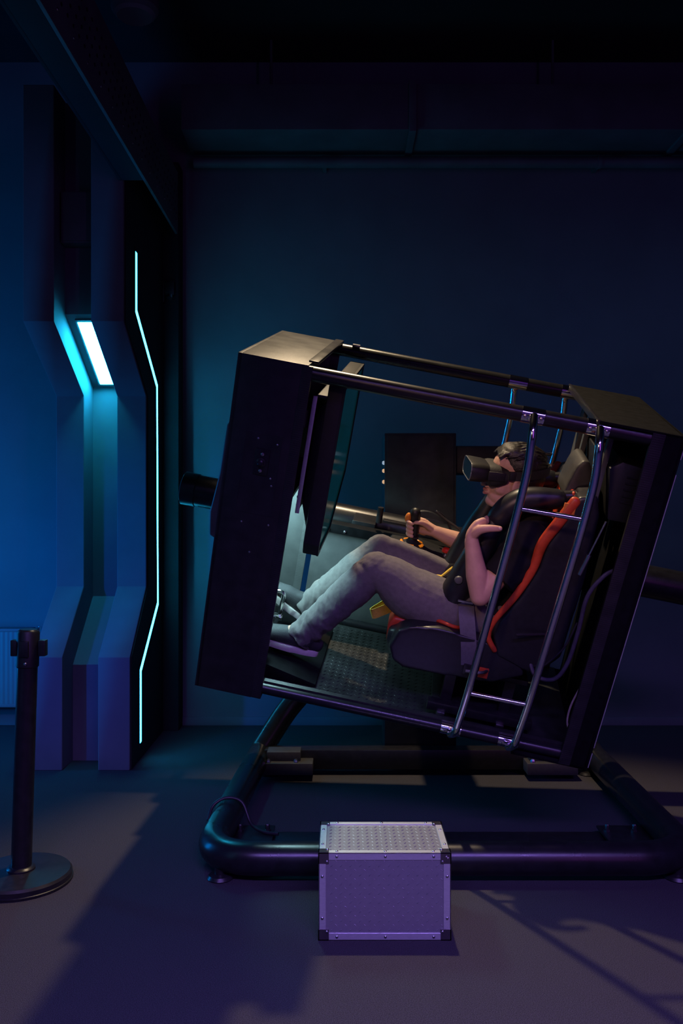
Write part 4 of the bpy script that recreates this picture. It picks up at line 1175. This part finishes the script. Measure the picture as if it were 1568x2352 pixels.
# shoes
def shoe(An, heel, toe, side):
    """heel and toe are points on the sole's underside"""
    heel, toe = V(heel), V(toe)
    f = (toe - heel).normalized()
    s = V((0, 1, 0)); s = (s - f * s.dot(f)).normalized()
    u = s.cross(f).normalized()
    if u.z < 0:
        u = -u
    m = Matrix.Identity(4)
    m.col[0] = (*f, 0); m.col[1] = (*s, 0); m.col[2] = (*u, 0); m.col[3] = (*heel, 1)
    Ln = (toe - heel).length
    up = MB()
    st_ = [(0.010, 0.024, 0.030), (0.03, 0.032, 0.040), (0.09, 0.037, 0.044), (0.16, 0.040, 0.036), (0.22, 0.042, 0.028), (Ln - 0.03, 0.036, 0.020), (Ln - 0.008, 0.022, 0.012)]
    up.tube([m @ V((x, 0, 0.020 + hz * 0.75)) for x, w_, hz in st_], [(w_, hz) for x, w_, hz in st_], 20, ref=u, round_ends=True)
    up.tube([m @ V((0.058, 0, 0.045)), m @ V((0.058, 0, 0.085)), An * 0.75 + (m @ V((0.055, 0, 0.11))) * 0.25], [(0.037, 0.050), (0.038, 0.050), (0.042, 0.046)], 18)
    up.tube([m @ V((0.085, 0, 0.075)), m @ V((0.135, 0, 0.062)), m @ V((0.18, 0, 0.045))], [(0.034, 0.030), (0.033, 0.022), (0.030, 0.015)], 16, ref=u, round_ends=True)
    o = link('shoe', remesh(up, 0.0042, 4, None, 'shoe', PO), 'shoe', person, 179)
    outline = []
    for k in range(40):
        a = 2 * math.pi * k / 40
        x = Ln / 2 + math.cos(a) * (Ln / 2 + 0.004)
        wv = math.sin(a)
        wid = (0.041 if x > Ln * 0.4 else 0.036)
        y = math.copysign(abs(wv) ** 0.7, wv) * wid
        outline.append((x, y))
    build('sole', MB().prism(outline, 'z', 0.0, 0.026, 0.004, 2, mtx=m), 'sole', o, mtx=PO)
    lc = MB()
    for k in range(5):
        x = 0.10 + 0.022 * k
        z = 0.020 + (0.044 - 0.0032 * k * 1.2) * 1.62
        lc.tube([m @ V((x, -0.022, z - 0.012)), m @ V((x + 0.004, 0, z + 0.001)), m @ V((x, 0.022, z - 0.012))], 0.0028, 6, round_ends=True)
    build('laces', lc, 'belt', o, mtx=PO)
    build('tongue_badge', MB().ell((0, 0, 0), (0.020, 0.014, 0.006), 14, 8, m @ Matrix.Translation((0.072, side * 0.006, 0.108))), 'blue', o, mtx=PO)
shoe(AN_N, (0.405, 0.258, 0.088), (0.150, 0.242, 0.118), -1)
shoe(AN_F, (0.335, 0.485, 0.100), (0.135, 0.485, 0.215), -1)

# ================================================================== HEADSET
hs = thing('vr_headset', 'black virtual reality headset strapped over the eyes of the seated person', 'headset', mtx=CM @ HM)
def rrect(w, h, r, n=8):
    out = []
    for cx, cy, a0 in ((w - r, h - r, 0), (-w + r, h - r, 90), (-w + r, -h + r, 180), (w - r, -h + r, 270)):
        for k in range(n):
            a = math.radians(a0 + 90 * k / (n - 1))
            out.append((cx + r * math.cos(a), cy + r * math.sin(a)))
    return out
def shell(sections):
    """sections: (x, half width, half height, radius, centre z)"""
    m = MB(); rings = []
    for x, w, h, r, cz in sections:
        rings.append([V((x, a, b + cz)) for a, b in rrect(w, h, r)])
    n = len(rings[0]); vv = [p for r_ in rings for p in r_]; ff = []
    for i in range(len(rings) - 1):
        for k in range(n):
            k2 = (k + 1) % n
            ff.append((i * n + k, i * n + k2, (i + 1) * n + k2, (i + 1) * n + k))
    ff.append(tuple(range(n))[::-1]); ff.append(tuple((len(rings) - 1) * n + k for k in range(n)))
    return m.add(vv, ff)
build('visor_body', shell([(0.100, 0.066, 0.030, 0.027, 0.015), (0.122, 0.074, 0.033, 0.028, 0.015), (0.166, 0.078, 0.0345, 0.030, 0.016), (0.175, 0.077, 0.0335, 0.029, 0.016)]), 'blackplastic', hs, 40)
build('visor_front', shell([(0.1745, 0.071, 0.029, 0.026, 0.016), (0.1765, 0.070, 0.028, 0.026, 0.016)]), 'visorglass', hs, 40)
build('visor_rim', MB().tube([(0.1755, a, b + 0.016) for a, b in rrect(0.075, 0.0322, 0.028, 9)] + [(0.1755, 0.075, 0.0322 - 0.028 + 0.016)], 0.0022, 8), 'visorrim', hs, 179)
build('face_cushion', shell([(0.040, 0.079, 0.028, 0.024, 0.014), (0.070, 0.083, 0.039, 0.036, 0.010), (0.095, 0.080, 0.041, 0.038, 0.009), (0.108, 0.070, 0.033, 0.030, 0.014)]), 'foam', hs, 40)
for s in (-1, 1):
    build('strap_hinge', MB().box((0.055, s * 0.083 - 0.004, 0.002), (0.115, s * 0.083 + 0.004, 0.034), 0.003), 'blackplastic', hs)
ring_ = []
for k in range(25):
    a = math.radians(38 + (360 - 76) * k / 24)
    x_ = -0.012 + 0.112 * math.cos(a)
    ring_.append((x_, 0.088 * math.sin(a), 0.018 + (0.08 - x_) * 0.16))
build('head_strap', strap(ring_, 0.016, 0.002, (0, 0, 1)), 'foam', hs)
build('strap_buckle', MB().box((0.018, 0.084, 0.012), (0.040, 0.090, 0.042), 0.002), 'blackplastic', hs)
